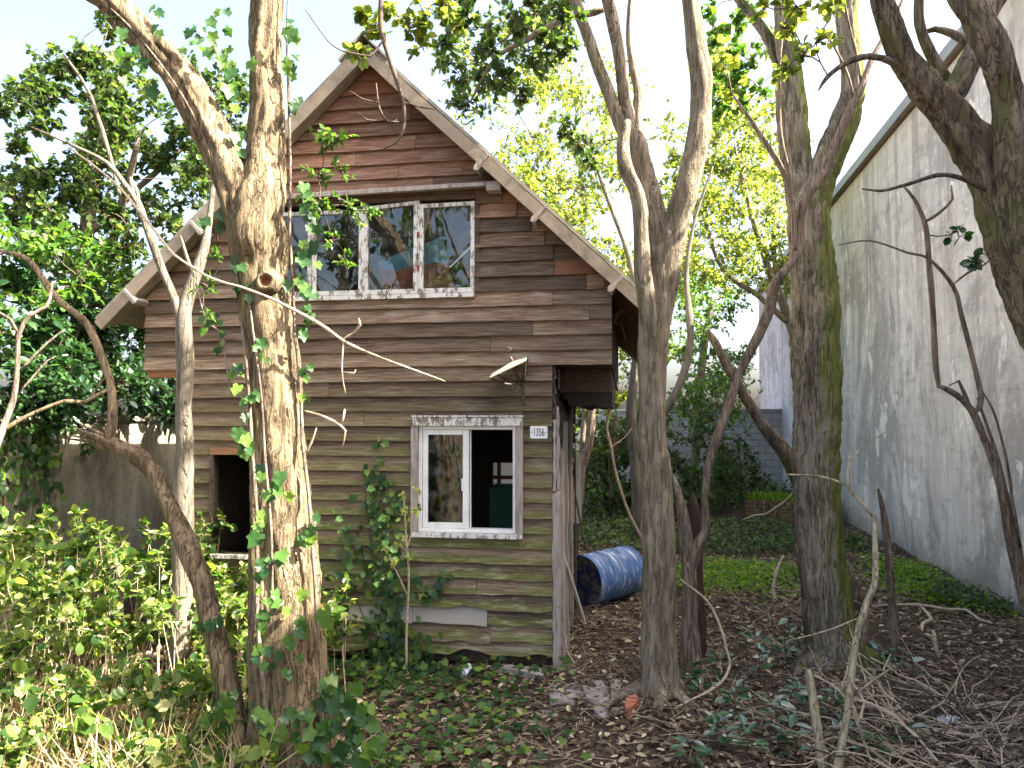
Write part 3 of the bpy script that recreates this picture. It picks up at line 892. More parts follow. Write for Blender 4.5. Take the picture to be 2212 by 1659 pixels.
for i in range(6):
    y0 = -0.235 + i * 0.99
    rv = []
    for yy in (y0, y0 + 0.985):
        rv += [roof_pt(-1, 0.2, 0.082, yy), roof_pt(-1, -0.09, 0.10, yy), roof_pt(1, 0.2, 0.082, yy), roof_pt(-1, 0.2, 0.102, yy), roof_pt(1, -0.115, 0.10, yy), roof_pt(1, 0.2, 0.102, yy)]
    obj('ridge_cap', rv, [(0, 3, 9, 6), (3, 4, 10, 9), (4, 5, 11, 10), (5, 2, 8, 11), (2, 1, 7, 8), (1, 0, 6, 7), (0, 1, 4, 3), (1, 2, 5, 4), (6, 9, 10, 7), (7, 10, 11, 8)], M['roof'], house)

# ---- upper window: four casements
uw = bpy.data.objects.new('upper_window', None); link(uw, house)
box('window_frame', (-2.52, -0.632, -0.055, 0.05, 3.012, 3.048), M['peel'], uw)
box('window_frame', (-2.52, -0.632, -0.03, 0.05, 3.835, 3.87), M['dark_wood'], uw)
CAS = [(-2.5, -2.055, 0), (-2.045, -1.60, 0), (-1.585, -1.125, 0.014), (-1.105, -0.64, 0.004)]
for i, (x0, x1, tl) in enumerate(CAS):
    z0, z1 = 3.052, 3.80 - (0.02 if i < 2 else 0)
    t = 0.032
    zr = z1 + tl * 2.2
    for nm, a in (('stile', [(x0, z0), (x0 + t, z0), (x0 + t, z1 + .002), (x0, z1)]), ('stile', [(x1 - t, z0), (x1, z0), (x1, zr), (x1 - t, zr - .002)]),
                  ('rail', [(x0 + t, z0), (x1 - t, z0), (x1 - t, z0 + t + .006), (x0 + t, z0 + t + .006)]), ('rail', [(x0 + t, z1 - t), (x1 - t, zr - t), (x1 - t, zr - .003), (x0 + t, z1 + .001)])):
        v = [(a_, -0.05, b_) for a_, b_ in a] + [(a_, -0.012, b_) for a_, b_ in a]
        obj(nm, v, [(0, 1, 2, 3), (7, 6, 5, 4), (0, 4, 5, 1), (1, 5, 6, 2), (2, 6, 7, 3), (3, 7, 4, 0)], M['peel'], uw)
    v = [(x0 + t - .004, -.03, z0 + t), (x1 - t + .004, -.03, z0 + t), (x1 - t + .004, -.03, zr - t + .006), (x0 + t - .004, -.03, z1 - t + .006)]
    v += [(a_, -.026, c2) for a_, b2, c2 in v]
    obj('pane', v, [(0, 1, 2, 3), (7, 6, 5, 4), (0, 4, 5, 1), (1, 5, 6, 2), (2, 6, 7, 3), (3, 7, 4, 0)], M['glass'], uw)
for x in (-2.05, -1.5925, -1.115):
    box('mullion', (x - .007, x + .007, -0.046, 0.045, 3.05, 3.834), M['peel'] if x > -1.8 else M['grey_wood'], uw)
for z in (3.24, 3.52):
    box('hinge', (-1.126, -1.104, -0.054, -0.048, z, z + .045), M['redlatch'], uw)
box('gap_board', (-0.638, -0.60, -0.03, 0.012, 3.06, 3.82), M['dark_wood'], uw)
# projecting drip board above the upper window
v = [(-2.25, -0.13, 3.872), (-0.41, -0.15, 3.905), (-0.41, -0.01, 3.925), (-2.25, -0.01, 3.90), (-2.25, -0.13, 3.90), (-0.41, -0.15, 3.935), (-0.41, -0.012, 3.985), (-2.25, -0.012, 3.955)]
obj('window_hood', v, BF, M['grey_wood'], house)
box('window_hood_end', (-0.52, -0.405, -0.155, -0.04, 3.86, 3.903), M['siding_pale'], house)

# ---- lower sliding window
lwin = bpy.data.objects.new('lower_window', None); link(lwin, house)
box('header_board', (-1.155, -0.235, -0.075, 0.0, 1.952, 2.022), M['peel'], lwin)
box('drip_lip', (-1.16, -0.23, -0.09, -0.02, 2.024, 2.036), M['peel'], lwin)
box('jamb_board', (-1.165, -1.107, -0.062, 0.0, 1.082, 1.95), M['grey_wood'], lwin)
box('jamb_board', (-0.297, -0.236, -0.066, 0.0, 1.082, 1.95), M['grey_wood'], lwin)
for i, (a, b) in enumerate(((-1.15, -0.72), (-0.715, -0.24))):
    box('sill', (a, b, -0.095, 0.02, 1.048, 1.080), M['peel'], lwin)
fx0, fx1, fz0, fz1 = -1.105, -0.299, 1.084, 1.948
box('outer_frame', (fx0, fx0 + .03, -0.035, 0.06, fz0, fz1), M['white'], lwin, .002)
box('outer_frame', (fx1 - .022, fx1, -0.035, 0.06, fz0, fz1), M['white'], lwin, .002)
box('outer_frame', (fx0 + .031, fx1 - .023, -0.035, 0.06, fz1 - .028, fz1), M['white'], lwin, .002)
box('outer_frame', (fx0 + .031, fx1 - .023, -0.035, 0.06, fz0, fz0 + .03), M['white'], lwin, .002)
sx0, sx1, sz0, sz1 = fx0 + .034, -0.685, fz0 + .032, fz1 - .03
sash = bpy.data.objects.new('sliding_sash', None); link(sash, lwin)
for a in ((sx0, sx0 + .042, sz0, sz1), (sx1 - .05, sx1, sz0, sz1), (sx0 + .043, sx1 - .051, sz1 - .04, sz1), (sx0 + .043, sx1 - .051, sz0, sz0 + .045)):
    box('sash_bar', (a[0], a[1], -0.028, 0.0, a[2], a[3]), M['white'], sash, .002)
box('pane', (sx0 + .04, sx1 - .048, -.016, -.012, sz0 + .043, sz1 - .038), M['glass'], sash)
box('pull_handle', (sx1 - .062, sx1 - .0515, -0.022, -.004, 1.42, 1.52), M['white'], sash)
box('fixed_stile', (sx1 + .002, sx1 + .012, 0.004, 0.03, sz0, sz1), M['white'], lwin)

# ---- left lower opening (dark window)
box('opening_sill', (-2.97, -2.5, -0.07, 0.02, 0.825, 0.858), M['peel'], house)
box('opening_jamb', (-2.945, -2.925, -0.05, 0.0, 0.86, 1.70), M['dark_wood'], house)
box('opening_lintel', (-2.95, -2.53, -0.045, 0.01, 1.702, 1.76), M['orange_wood'], house)

# ---- corner posts of the right side
def jag(name, x0, x1, y0, y1, z0, z1, mat, j=0.05, lean=0.0, n=10):
    V = []
    for i in range(n + 1):
        z = z0 + (z1 - z0) * i / n
        k1, k2 = random.uniform(-.006, .006), random.uniform(-.008, .008)
        o_ = lean * i / n
        t = 0 if i < n else 1
        V += [(x0 + k1 + o_, y0, z + t * random.uniform(-j, j)), (x1 + k2 + o_, y0, z + t * random.uniform(-j, j)), (x1 + k2 + o_, y1, z + t * random.uniform(-j, j)), (x0 + k1 + o_, y1, z)]
    Fc = [(3, 2, 1, 0), tuple(n * 4 + i for i in range(4))]
    for i in range(n):
        for e in range(4):
            e2 = (e + 1) % 4
            Fc.append((i * 4 + e, i * 4 + e2, i * 4 + 4 + e2, i * 4 + 4 + e))
    return obj(name, V, Fc, M[mat], house)
jag('corner_post', 0.002, 0.062, -0.045, 0.012, 0.52, 1.42, 'grey_wood', 0.03)
jag('corner_post', 0.004, 0.066, -0.042, 0.014, -0.05, 0.515, 'grey_wood', 0.01)
jag('corner_trim', 0.008, 0.03, -0.04, 0.012, 1.43, 2.0, 'siding_pale', 0.02)
jag('corner_trim', 0.034, 0.055, -0.03, 0.012, 1.44, 2.1, 'grey_wood', 0.02)
jag('side_post', 0.034, 0.075, 0.62, 0.72, -0.05, 1.95, 'siding_pale', 0.06)
jag('side_post', 0.034, 0.06, 1.35, 1.46, -0.05, 2.2, 'grey_wood', 0.08)
jag('side_post', 0.032, 0.045, 2.08, 2.2, -0.05, 2.43, 'dark_wood', 0.02)
jag('side_plank', 0.036, 0.06, 0.2, 0.5, -0.05, 1.75, 'grey_wood', 0.12)
v = [(0.036, .1, 2.42), (0.05, .1, 2.42), (0.05, 2.0, 1.95), (0.036, 2.0, 1.95), (0.036, .1, 2.25), (0.05, .1, 2.25), (0.05, 2.0, 2.18), (0.036, 2.0, 2.18)]
obj('sagging_plank', v, BF, M['dark_wood'], house)

# ================================================================== THINGS ON AND IN THE HOUSE
def Hloc(x, y, z): return tuple(H2W(x, y, z))
# number plate
np0 = empty('number_plate', Hloc(-0.108, -0.036, 1.90), 'small white enamel number plate 1356 beside the sliding window', 'sign', rz=-HA)
pv = []
for (sx, sz, a0) in ((1, 1, 0), (-1, 1, 90), (-1, -1, 180), (1, -1, 270)):
    for t in range(5):
        a_ = rad(a0 + t * 22.5); pv.append((sx * .059 + .012 * math.cos(a_), 0, sz * .038 + .012 * math.sin(a_)))
npv = len(pv)
me = mesh('plate', [(x, -.004, z) for x, y, z in pv] + [(x, .004, z) for x, y, z in pv], [tuple(range(npv - 1, -1, -1)), tuple(range(npv, 2 * npv))] + [(i, (i + 1) % npv, (i + 1) % npv + npv, i + npv) for i in range(npv)], M['white'])
me.materials.clear()
me.materials.append(plain('white_enamel', (0.80, 0.80, 0.78), 0.25, 0.06, 20, spec=0.6, bump=0.02))
link(bpy.data.objects.new('plate', me), np0)
M['navy'] = plain('navy_print', (0.015, 0.02, 0.06), 0.4, 0.1)
fc = bpy.data.curves.new('digits', 'FONT'); fc.body = '1356'; fc.size = 0.085; fc.align_x = 'CENTER'; fc.align_y = 'CENTER'; fc.extrude = 0.0006; fc.offset = 0.0004
fc.materials.append(M['navy'])
tmp = bpy.data.objects.new('tmp', fc); col.objects.link(tmp)
bpy.context.view_layer.update()
dme = bpy.data.meshes.new_from_object(tmp.evaluated_get(bpy.context.evaluated_depsgraph_get()))
bpy.data.objects.remove(tmp)
fo = bpy.data.objects.new('digits', dme); link(fo, np0)
fo.location = (0, -0.0052, -0.002); fo.rotation_euler = (rad(90), 0, 0); fo.scale = (0.56, 1.0, 1)
for x in (-0.06, 0.06):
    box('screw', (x - .004, x + .004, -0.007, -0.004, -.004, .004), M['navy'], np0)

# wrought iron wall lantern
M['iron'] = plain('rusty_wrought_iron', (0.10, 0.075, 0.055), 0.7, 0.4, 30, metal=0.2)
lan = empty('wall_lantern', Hloc(-0.235, -0.034, 2.12), 'wrought iron bracket lantern with sloping canopy above the sliding window', 'lantern', rz=-HA)
def bar(name, pts, r, parent, mat='iron', segs=6):
    V, Fc, _ = tube([(*p, r) for p in pts], 0.02, segs, 0.02, 0.0)
    return obj(name, V, Fc, M[mat], parent, smooth=True)
bar('mount_bar', [(0, 0, 0.0), (0, -0.006, .1), (0, -0.012, .24)], .012, lan)
cv = [(-0.24, -0.02, .27), (0.04, -0.02, .40), (0.06, -0.30, .34), (-0.22, -0.32, .21)]
top = (-0.08, -0.16, .335)
obj('canopy', cv + [top] + [(a, b, c - .008) for a, b, c in cv] + [(top[0], top[1], top[2] - .012)],
    [(0, 1, 4), (1, 2, 4), (2, 3, 4), (3, 0, 4), (6, 5, 9), (7, 6, 9), (8, 7, 9), (5, 8, 9), (0, 5, 6, 1), (1, 6, 7, 2), (2, 7, 8, 3), (3, 8, 5, 0)], plain('pale_lichened_tin', (0.36, 0.33, 0.22), 0.6, 0.35, 14), lan)
for (a, b, c) in cv: bar('stay', [(0, -0.02, .17), (a * .5, b * .55, (c + .16) / 2 - .02), (a, b, c - .004)], .007, lan)
bar('lamp_stem', [(-0.02, -.03, .19), (-0.05, -.10, .27), (-.08, -.16, .375)], .016, lan)
def spiral(cx, y, cz, r, turns, s=1):
    return [(cx + s * r * (1 - t * .75) * math.cos(t * turns * 6.28), y, cz + r * (1 - t * .75) * math.sin(t * turns * 6.28)) for t in np.linspace(0, 1, 18)]
bar('scroll', spiral(-0.055, -.03, .13, .034, 1.4), .006, lan, 'fascia')
bar('scroll', spiral(0.03, -.05, .27, .03, 1.4, -1), .006, lan)
bar('scroll', spiral(-0.10, -.17, .43, .026, 1.2), .005, lan)

# painted board leaning behind the upper casements
def painted():
    k = NT('blue_and_rust_paint')
    n = k.noise(k.co((2, 1, 2)), 3, 5, 0.6)
    z = k.xyz(k.tc.outputs['Object'])[2]; x = k.xyz(k.tc.outputs['Object'])[0]
    f = k.smooth(k.math('ADD', k.math('SUBTRACT', z, k.math('MULTIPLY', x, 0.12)), k.math('MULTIPLY', n, 0.12)), 0.27, 0.285)
    red = k.ramp(n, [(0.3, (0.30, 0.07, 0.045)), (0.7, (0.55, 0.17, 0.10))])
    blue = k.ramp(n, [(0.3, (0.08, 0.34, 0.50)), (0.7, (0.18, 0.52, 0.66))])
    return k.fin(k.mix(f, red, blue), 0.6)
pts = [front(a, b, 0.16) for a, b in ((832, 640), (816, 565), (955, 512), (985, 640))]
pb = [(x - pts[0][0], z - pts[0][1]) for x, z in pts]
ob = obj('painted_board', [(x, 0, z) for x, z in pb] + [(x, .02, z) for x, z in pb], [(0, 3, 2, 1), (4, 5, 6, 7), (0, 1, 5, 4), (1, 2, 6, 5), (2, 3, 7, 6), (3, 0, 4, 7)], painted())
ob.location = Hloc(pts[0][0], .16, pts[0][1]); ob.rotation_euler = (0, 0, -HA)
tag(ob, 'tilted board painted blue over rust red behind the upper window panes', 'painted board')
sh = box('shelf', (-1.9, 0, 0, 0.34, 0, .03), M['grey_wood'])
sh.location = Hloc(-0.62, .075, pts[0][1] - .031); sh.rotation_euler = (0, 0, -HA)
tag(sh, 'plank shelf along the inside of the upper window', 'shelf')

# green cabinet inside
cx0, cz = front(1056, 1052, 1.5)
cab = empty('cabinet', Hloc(cx0 + .3, 1.5, 0.081), 'dark green cabinet seen through the open half of the sliding window', 'cabinet', rz=-HA)
M['green'] = plain('green_paint', (0.035, 0.13, 0.085), 0.5, 0.15, 6)
box('cabinet_body', (-.3, .3, 0.0, .45, 0.05, cz - .081), M['green'], cab, .006)
box('cabinet_door', (-.29, -.003, -.018, -.001, 0.08, cz - .10), M['green'], cab, .004)
box('cabinet_door', (.003, .29, -.018, -.001, 0.08, cz - .10), M['green'], cab, .004)
box('knob', (.03, .05, -.035, -.0185, .95, .97), M['iron'], cab, .004)
for x in (-.27, .23):
    for y in (.02, .39): box('foot', (x, x + .04, y, y + .04, 0, .049), M['green'], cab)

# white panel and stick by the side wall
p = ground(1243, 1262)
wp = empty('white_screen', (*H2W(0.16, 2.62, 0)[:2], 0), 'tall pale panel standing on a post behind the side wall', 'screen', rz=-HA)
q0 = front(1233, 980, 2.62); q1 = front(1255, 1131, 2.62)
box('panel_sheet', (q0[0] - .16, q1[0] - .16, 0.0, .03, q1[1], q0[1]), plain('dusty_white_sheet', (0.60, 0.56, 0.52), 0.7, 0.15, 5), wp)
box('post', (q0[0] - .14, q0[0] - .08, .032, .09, -.1, q0[1] - .1), M['dark_wood'], wp)
V, Fc, _ = tube(px([(1262, 1343, 7.35, 9), (1240, 1270, 6.95, 8), (1213, 1188, 6.5, 9)]), .05, 4, 0.02, 0.0)
o = obj('white_lath', V, Fc, plain('white_lath_paint', (0.62, 0.62, 0.60), 0.7, 0.1)); tag(o, 'thin white lath leaning against the corner post of the house', 'stick')

# ================================================================== BLUE DRUM
def drum_paint():
    k = NT('flaking_blue_drum')
    n = k.noise(k.co((7, 1.1, 1.1)), 3.2, 6, 0.7, 0.3)
    b = k.noise(k.co(), 6, 5, 0.7)
    c = k.ramp(b, [(0.3, (0.05, 0.10, 0.24)), (0.6, (0.10, 0.20, 0.42)), (0.8, (0.22, 0.36, 0.56))])
    c = k.mix(k.smooth(n, 0.53, 0.62), c, (0.62, 0.65, 0.67))
    c = k.mix(k.math('MULTIPLY', k.smooth(b, 0.62, 0.75), 0.7), c, (0.16, 0.12, 0.09))
    return k.fin(c, 0.5, 0.4)
def drum_lid():
    k = NT('rusty_drum_lid')
    b = k.noise(k.co(), 7, 5, 0.65, 0.5)
    c = k.ramp(b, [(0.42, (0.012, 0.022, 0.09)), (0.5, (0.04, 0.045, 0.06)), (0.56, (0.12, 0.11, 0.08)), (0.7, (0.07, 0.06, 0.05))])
    return k.fin(c, 0.7, 0.3)
RD, LD = 0.275, 0.86
dc = ground(1262, 1306) + np.array([-.03, 0.03, 0])
drum = empty('metal_drum', (dc[0], dc[1], G(dc[0], dc[1]) - 0.012), 'dented blue metal drum with flaking white paint lying on its side', 'drum')
drum.rotation_euler = (0, 0, rad(90 - 43))
prof = [(0.0, RD - .004), (0.0, RD + .008), (0.018, RD + .008), (0.022, RD), (.262, RD), (.27, RD + .009), (.282, RD + .009), (.29, RD), (.55, RD), (.558, RD + .009), (.57, RD + .009), (.578, RD), (LD - .022, RD), (LD - .018, RD + .008), (LD, RD + .008), (LD, RD - .004)]
sg = 48
V, Fc = [], []
for (t, r) in prof:
    for j in range(sg):
        a = 2 * math.pi * j / sg
        d = 1 + 0.012 * mnoise.noise(Vector((t * 3, math.cos(a) * 1.5, math.sin(a) * 1.5)))
        V.append((t, math.cos(a) * r * d, RD + math.sin(a) * r * d))
for i in range(len(prof) - 1):
    for j in range(sg):
        j2 = (j + 1) % sg
        Fc.append((i * sg + j, i * sg + j2, (i + 1) * sg + j2, (i + 1) * sg + j))
obj('drum_shell', V, Fc, drum_paint(), drum, smooth=False)
for x, s in ((0.012, 1), (LD - .012, -1)):
    V = [(x + s * 0.004, 0, RD)]; Fc = []
    for r in (RD * .5, RD - .002):
        for j in range(sg):
            a = 2 * math.pi * j / sg
            V.append((x, math.cos(a) * r, RD + math.sin(a) * r))
    for j in range(sg):
        j2 = (j + 1) % sg
        Fc += [(0, 1 + j, 1 + j2), (1 + j, 1 + sg + j, 1 + sg + j2, 1 + j2)]
    obj('drum_lid', V, Fc, drum_lid(), drum)
def disc(name, x, y, z, r, t, mat, parent):
    V = [(x, y + math.cos(a) * r, z + math.sin(a) * r) for a in np.linspace(0, 6.2832, 16, endpoint=False)]
    V += [(x - t, b, c) for a, b, c in V]
    obj(name, V, [tuple(range(16)), tuple(range(31, 15, -1))] + [(i, i + 16, (i + 1) % 16 + 16, (i + 1) % 16) for i in range(16)], mat, parent)
disc('bung', 0.014, -0.15, RD + .09, .03, .012, M['iron'], drum)
disc('bung', 0.014, 0.16, RD - .08, .015, .010, M['iron'], drum)

# ================================================================== TREES
t1, s1 = make_tree('forked_tree', [
    [(640, 1740, 4.45, 215), (632, 1600, 4.45, 172), (624, 1400, 4.47, 150), (616, 1200, 4.5, 134), (602, 1000, 4.5, 120), (590, 850, 4.5, 112), (578, 700, 4.5, 112), (567, 600, 4.5, 122), (556, 515, 4.5, 138), (560, 450, 4.5, 118), (571, 380, 4.52, 97), (577, 280, 4.55, 84), (575, 150, 4.6, 78), (577, 0, 4.65, 75), (582, -200, 4.7, 65), (600, -500, 4.8, 45), (640, -800, 4.9, 25)],
    [(566, 610, 4.5, 60), (552, 540, 4.5, 92), (530, 460, 4.49, 100), (500, 385, 4.47, 95), (455, 280, 4.45, 88), (400, 180, 4.4, 82), (340, 110, 4.35, 78), (270, 40, 4.3, 70), (190, -60, 4.2, 60), (60, -220, 4.1, 45), (-60, -420, 4.0, 26)],
    [(575, 1740, 4.36, 95), (570, 1500, 4.37, 70), (568, 1300, 4.39, 64), (566, 1100, 4.42, 56), (563, 900, 4.45, 46), (560, 740, 4.48, 26)],
    [(690, 1740, 4.42, 90), (672, 1500, 4.43, 66), (655, 1300, 4.46, 50), (640, 1100, 4.49, 30)],
    [(340, 120, 4.36, 52), (300, 60, 4.4, 40), (235, 15, 4.45, 30), (170, -20, 4.5, 18)],
], 'bark_tan', 'large tan-barked tree forking in two with a round knot, wrapped in ivy', segs=48, step=0.03, flute=0.05, rough=0.10,
    names=['trunk', 'limb', 'buttress', 'buttress', 'limb'])
# knot
kp = P(575, 607, 4.5 - 0.165); kb = np.array(t1.location)
V, Fc = [], []
kprof = [(0.085, 0.06), (0.072, 0.012), (0.058, -0.016), (0.044, -0.022), (0.034, -0.012), (0.028, 0.012), (0.015, 0.022), (0.001, 0.024)]
for (r, d) in kprof:
    for j in range(20):
        a = 6.2832 * j / 20
        rr = r * (1 + 0.10 * math.sin(2 * a + 1) + 0.05 * math.sin(5 * a))
        V.append((kp[0] - kb[0] + rr * math.cos(a) * 0.85, kp[1] - kb[1] + d, kp[2] - kb[2] + rr * math.sin(a)))
for i in range(len(kprof) - 1):
    for j in range(20):
        Fc.append((i * 20 + j, i * 20 + (j + 1) % 20, (i + 1) * 20 + (j + 1) % 20, (i + 1) * 20 + j))
ko = obj('knot', V, Fc, M['bark_tan'], t1, smooth=True)
ko.data.materials.append(M['heartwood'])
for pl in ko.data.polygons:
    if pl.index >= 4 * 20: pl.material_index = 1
# its own crown above the frame
add_foliage(t1, [(P(*a), r) for a, r in [((200, -260, 4.3), .5), ((-40, -420, 4.1), .55), ((560, -420, 4.8), .5), ((680, -640, 4.9), .6), ((640, -820, 4.9), .6), ((420, -600, 4.6), .55), ((250, -60, 4.7), .3), ((330, -200, 5.0), .45)]],
            'lf_mid', 10, 12, 0.075, T_ROUND, stems=s1)

t2, s2 = make_tree('slender_tree', [
    [(388, 1420, 5.6, 54), (393, 1200, 5.6, 46), (398, 1060, 5.6, 42), (400, 900, 5.6, 37), (402, 800, 5.6, 36), (396, 700, 5.6, 34), (402, 655, 5.62, 33), (420, 600, 5.65, 30), (440, 540, 5.7, 22), (452, 470, 5.8, 14), (462, 380, 5.9, 9)],
    [(397, 705, 5.6, 26), (375, 640, 5.58, 20), (350, 580, 5.55, 17), (320, 500, 5.5, 17), (298, 440, 5.5, 16), (272, 402, 5.45, 12), (230, 350, 5.4, 9), (150, 310, 5.3, 6), (60, 270, 5.2, 4)],
    [(262, 440, 5.48, 7), (240, 350, 5.5, 9), (215, 265, 5.5, 9), (188, 190, 5.5, 8), (140, 120, 5.4, 5)],
    [(300, 440, 5.5, 13), (292, 410, 5.5, 17), (284, 385, 5.5, 12)],
    [(420, 600, 5.65, 12), (405, 560, 5.6, 9), (390, 510, 5.6, 5)],
], 'bark_pale', 'slender pale-barked tree standing in front of the left end of the wooden house', segs=14)

t3, s3 = make_tree('broken_tree', [
    [(536, 1760, 4.36, 74), (510, 1580, 4.4, 60), (472, 1400, 4.45, 53), (440, 1280, 4.5, 50), (405, 1180, 4.55, 46), (365, 1090, 4.6, 40), (330, 1022, 4.6, 38), (292, 985, 4.6, 44), (265, 970, 4.6, 36), (215, 945, 4.6, 26), (168, 930, 4.6, 9)],
    [(238, 958, 4.6, 25), (244, 900, 4.6, 22), (236, 830, 4.6, 20), (207, 740, 4.6, 18), (177, 690, 4.6, 17), (120, 640, 4.6, 15), (60, 560, 4.6, 11), (0, 540, 4.6, 8), (-80, 520, 4.6, 4)],
    [(240, 838, 4.6, 9), (180, 870, 4.55, 9), (140, 868, 4.5, 8), (60, 900, 4.45, 9), (0, 935, 4.4, 11), (-60, 980, 4.4, 12)],
    [(190, 865, 4.55, 5), (215, 830, 4.6, 5), (228, 815, 4.6, 4)],
], 'bark_tan', 'leaning broken dead tree with a snapped jagged top in front of the garden wall', segs=28, step=.03, rough=0.09, flute=0.08)
for i in range(5):
    V, Fc, _ = tube(px([(262 - i * 6, 968 + i * 3 - 8, 4.6, 9), (215 - i * 6, 945 + i * 5 - 10, 4.58 + .01 * i, 7), (172 - i * 9, 918 + i * 7, 4.58 + .01 * i, 2)]), .03, 5, .05, .05, seed=i)
    obj('splinter', V - np.array(t3.location), Fc, M['bark_tan'], t3)

sap, ssap = make_tree('sapling', [
    [(-90, 1500, 4.3, 22), (-50, 1100, 4.3, 18), (0, 935, 4.35, 15), (28, 860, 4.4, 12), (38, 780, 4.4, 10), (40, 722, 4.4, 9), (64, 680, 4.42, 8), (100, 660, 4.45, 7), (112, 610, 4.5, 5)],
    [(40, 722, 4.4, 8), (22, 690, 4.38, 7), (-10, 670, 4.35, 6)],
    [(40, 800, 4.4, 6), (100, 740, 4.45, 5), (140, 710, 4.5, 4)],
    [(38, 850, 4.4, 5), (100, 780, 4.45, 4), (118, 770, 4.45, 3)]],
    'bark_thin', 'bare crooked sapling with forked twigs at the edge of the garden wall', 'sapling', segs=8)

t4, s4 = make_tree('branching_tree', [
    [(1425, 1545, 5.48, 124), (1425, 1500, 5.5, 86), (1425, 1400, 5.5, 74), (1424, 1250, 5.5, 73), (1420, 1100, 5.5, 70), (1413, 950, 5.5, 66), (1408, 800, 5.5, 66), (1413, 700, 5.5, 72), (1423, 620, 5.5, 84), (1438, 560, 5.48, 78), (1460, 490, 5.45, 60), (1485, 400, 5.4, 54), (1508, 300, 5.4, 53), (1515, 200, 5.4, 50), (1506, 100, 5.4, 46), (1495, 0, 5.4, 42), (1480, -150, 5.4, 36), (1470, -400, 5.4, 24), (1500, -650, 5.4, 12)],
    [(1420, 670, 5.5, 48), (1426, 590, 5.5, 62), (1418, 490, 5.5, 54), (1396, 385, 5.55, 46), (1378, 320, 5.58, 44), (1366, 290, 5.6, 40)],
    [(1372, 330, 5.59, 34), (1340, 262, 5.6, 32), (1302, 170, 5.6, 29), (1272, 80, 5.6, 27), (1240, -10, 5.6, 24), (1200, -150, 5.6, 18), (1150, -350, 5.6, 10)],
    [(1370, 310, 5.6, 34), (1354, 225, 5.6, 30), (1338, 130, 5.58, 27), (1322, 50, 5.55, 28), (1310, -20, 5.5, 26), (1300, -150, 5.5, 20), (1290, -400, 5.5, 10)],
    [(1374, 305, 5.6, 28), (1378, 220, 5.62, 23), (1368, 150, 5.65, 19), (1358, 80, 5.7, 15), (1365, -40, 5.7, 11), (1380, -250, 5.7, 7)],
    [(1414, 790, 5.46, 24), (1404, 700, 5.42, 38), (1391, 600, 5.4, 37), (1386, 500, 5.4, 35), (1376, 425, 5.38, 35), (1352, 365, 5.35, 32), (1346, 310, 5.35, 27), (1356, 262, 5.35, 21)],
    [(1300, 22, 5.6, 16), (1215, 45, 5.75, 15), (1140, 85, 5.9, 13), (1070, 130, 6.0, 9), (1015, 220, 6.1, 5)],
], 'bark_grey', 'grey-brown tree branching into several upright limbs beside the blue drum', segs=40, step=0.03)
V = [(*(P(1356, 262, 5.35) - np.array(t4.location)),)]
add_foliage(t4, [(P(a, b, c), r) for a, b, c, r in [
    (1120, 40, 6.0, .30), (1040, 110, 6.1, .30), (1190, 90, 6.0, .26), (1000, 60, 6.3, .28), (1080, 190, 6.1, .26), (1010, 225, 6.2, .22), (1210, 20, 5.9, .26), (1150, 140, 6.1, .24), (960, 130, 6.2, .2), (1250, 310, 6.2, .2), (1280, 350, 6.2, .2), (1230, 270, 6.2, .15), (980, 30, 6.3, .25), (1060, 60, 6.2, .25), (1110, 110, 6.2, .25), (1170, 30, 6.1, .25), (1220, 120, 6.0, .2), (1040, 180, 6.2, .2), (1130, 220, 6.2, .2), (1000, 170, 6.3, .2),
    (1150, -320, 5.6, .6), (1290, -420, 5.5, .6), (1400, -300, 5.6, .5), (1470, -480, 5.4, .6), (1560, -620, 5.4, .6), (1380, -640, 5.5, .6), (1230, -160, 5.7, .4), (1520, -260, 5.8, .45), (1600, -420, 5.8, .55), (1440, -150, 6.0, .35), (1300, -250, 6.2, .4), (1060, -160, 6.0, .45)]],
    'lf_dark', 11, 13, 0.06, T_LEAF, stems=s4)

t5, s5 = make_tree('mossy_tree', [
    [(1805, 1455, 6.38, 175), (1798, 1395, 6.4, 126), (1782, 1250, 6.4, 108), (1770, 1150, 6.4, 104), (1762, 1050, 6.4, 100), (1762, 950, 6.4, 102), (1765, 850, 6.4, 104), (1765, 750, 6.4, 102), (1760, 650, 6.4, 98), (1752, 550, 6.4, 93), (1748, 480, 6.4, 94), (1756, 430, 6.4, 84), (1774, 382, 6.4, 72), (1800, 320, 6.4, 66), (1830, 250, 6.4, 62), (1842, 195, 6.4, 56), (1838, 120, 6.4, 52), (1830, 40, 6.4, 48), (1830, -60, 6.4, 44), (1835, -300, 6.4, 34), (1850, -600, 6.4, 18)],
    [(1755, 570, 6.42, 50), (1743, 480, 6.43, 74), (1731, 400, 6.47, 64), (1729, 360, 6.5, 58), (1720, 250, 6.5, 54), (1706, 150, 6.55, 49), (1696, 60, 6.55, 46), (1690, -40, 6.6, 42), (1680, -250, 6.7, 30), (1680, -500, 6.8, 16)],
    [(1748, 560, 6.45, 30), (1726, 455, 6.5, 44), (1702, 330, 6.55, 38), (1692, 220, 6.6, 35), (1682, 130, 6.65, 32), (1645, 62, 6.7, 25), (1595, 0, 6.7, 20), (1540, -60, 6.8, 14), (1480, -200, 6.9, 8)],
], 'bark_moss', 'thick upright tree with moss-green right flank in front of the plaster wall', segs=48, step=0.035, flute=0.04, rough=.10)
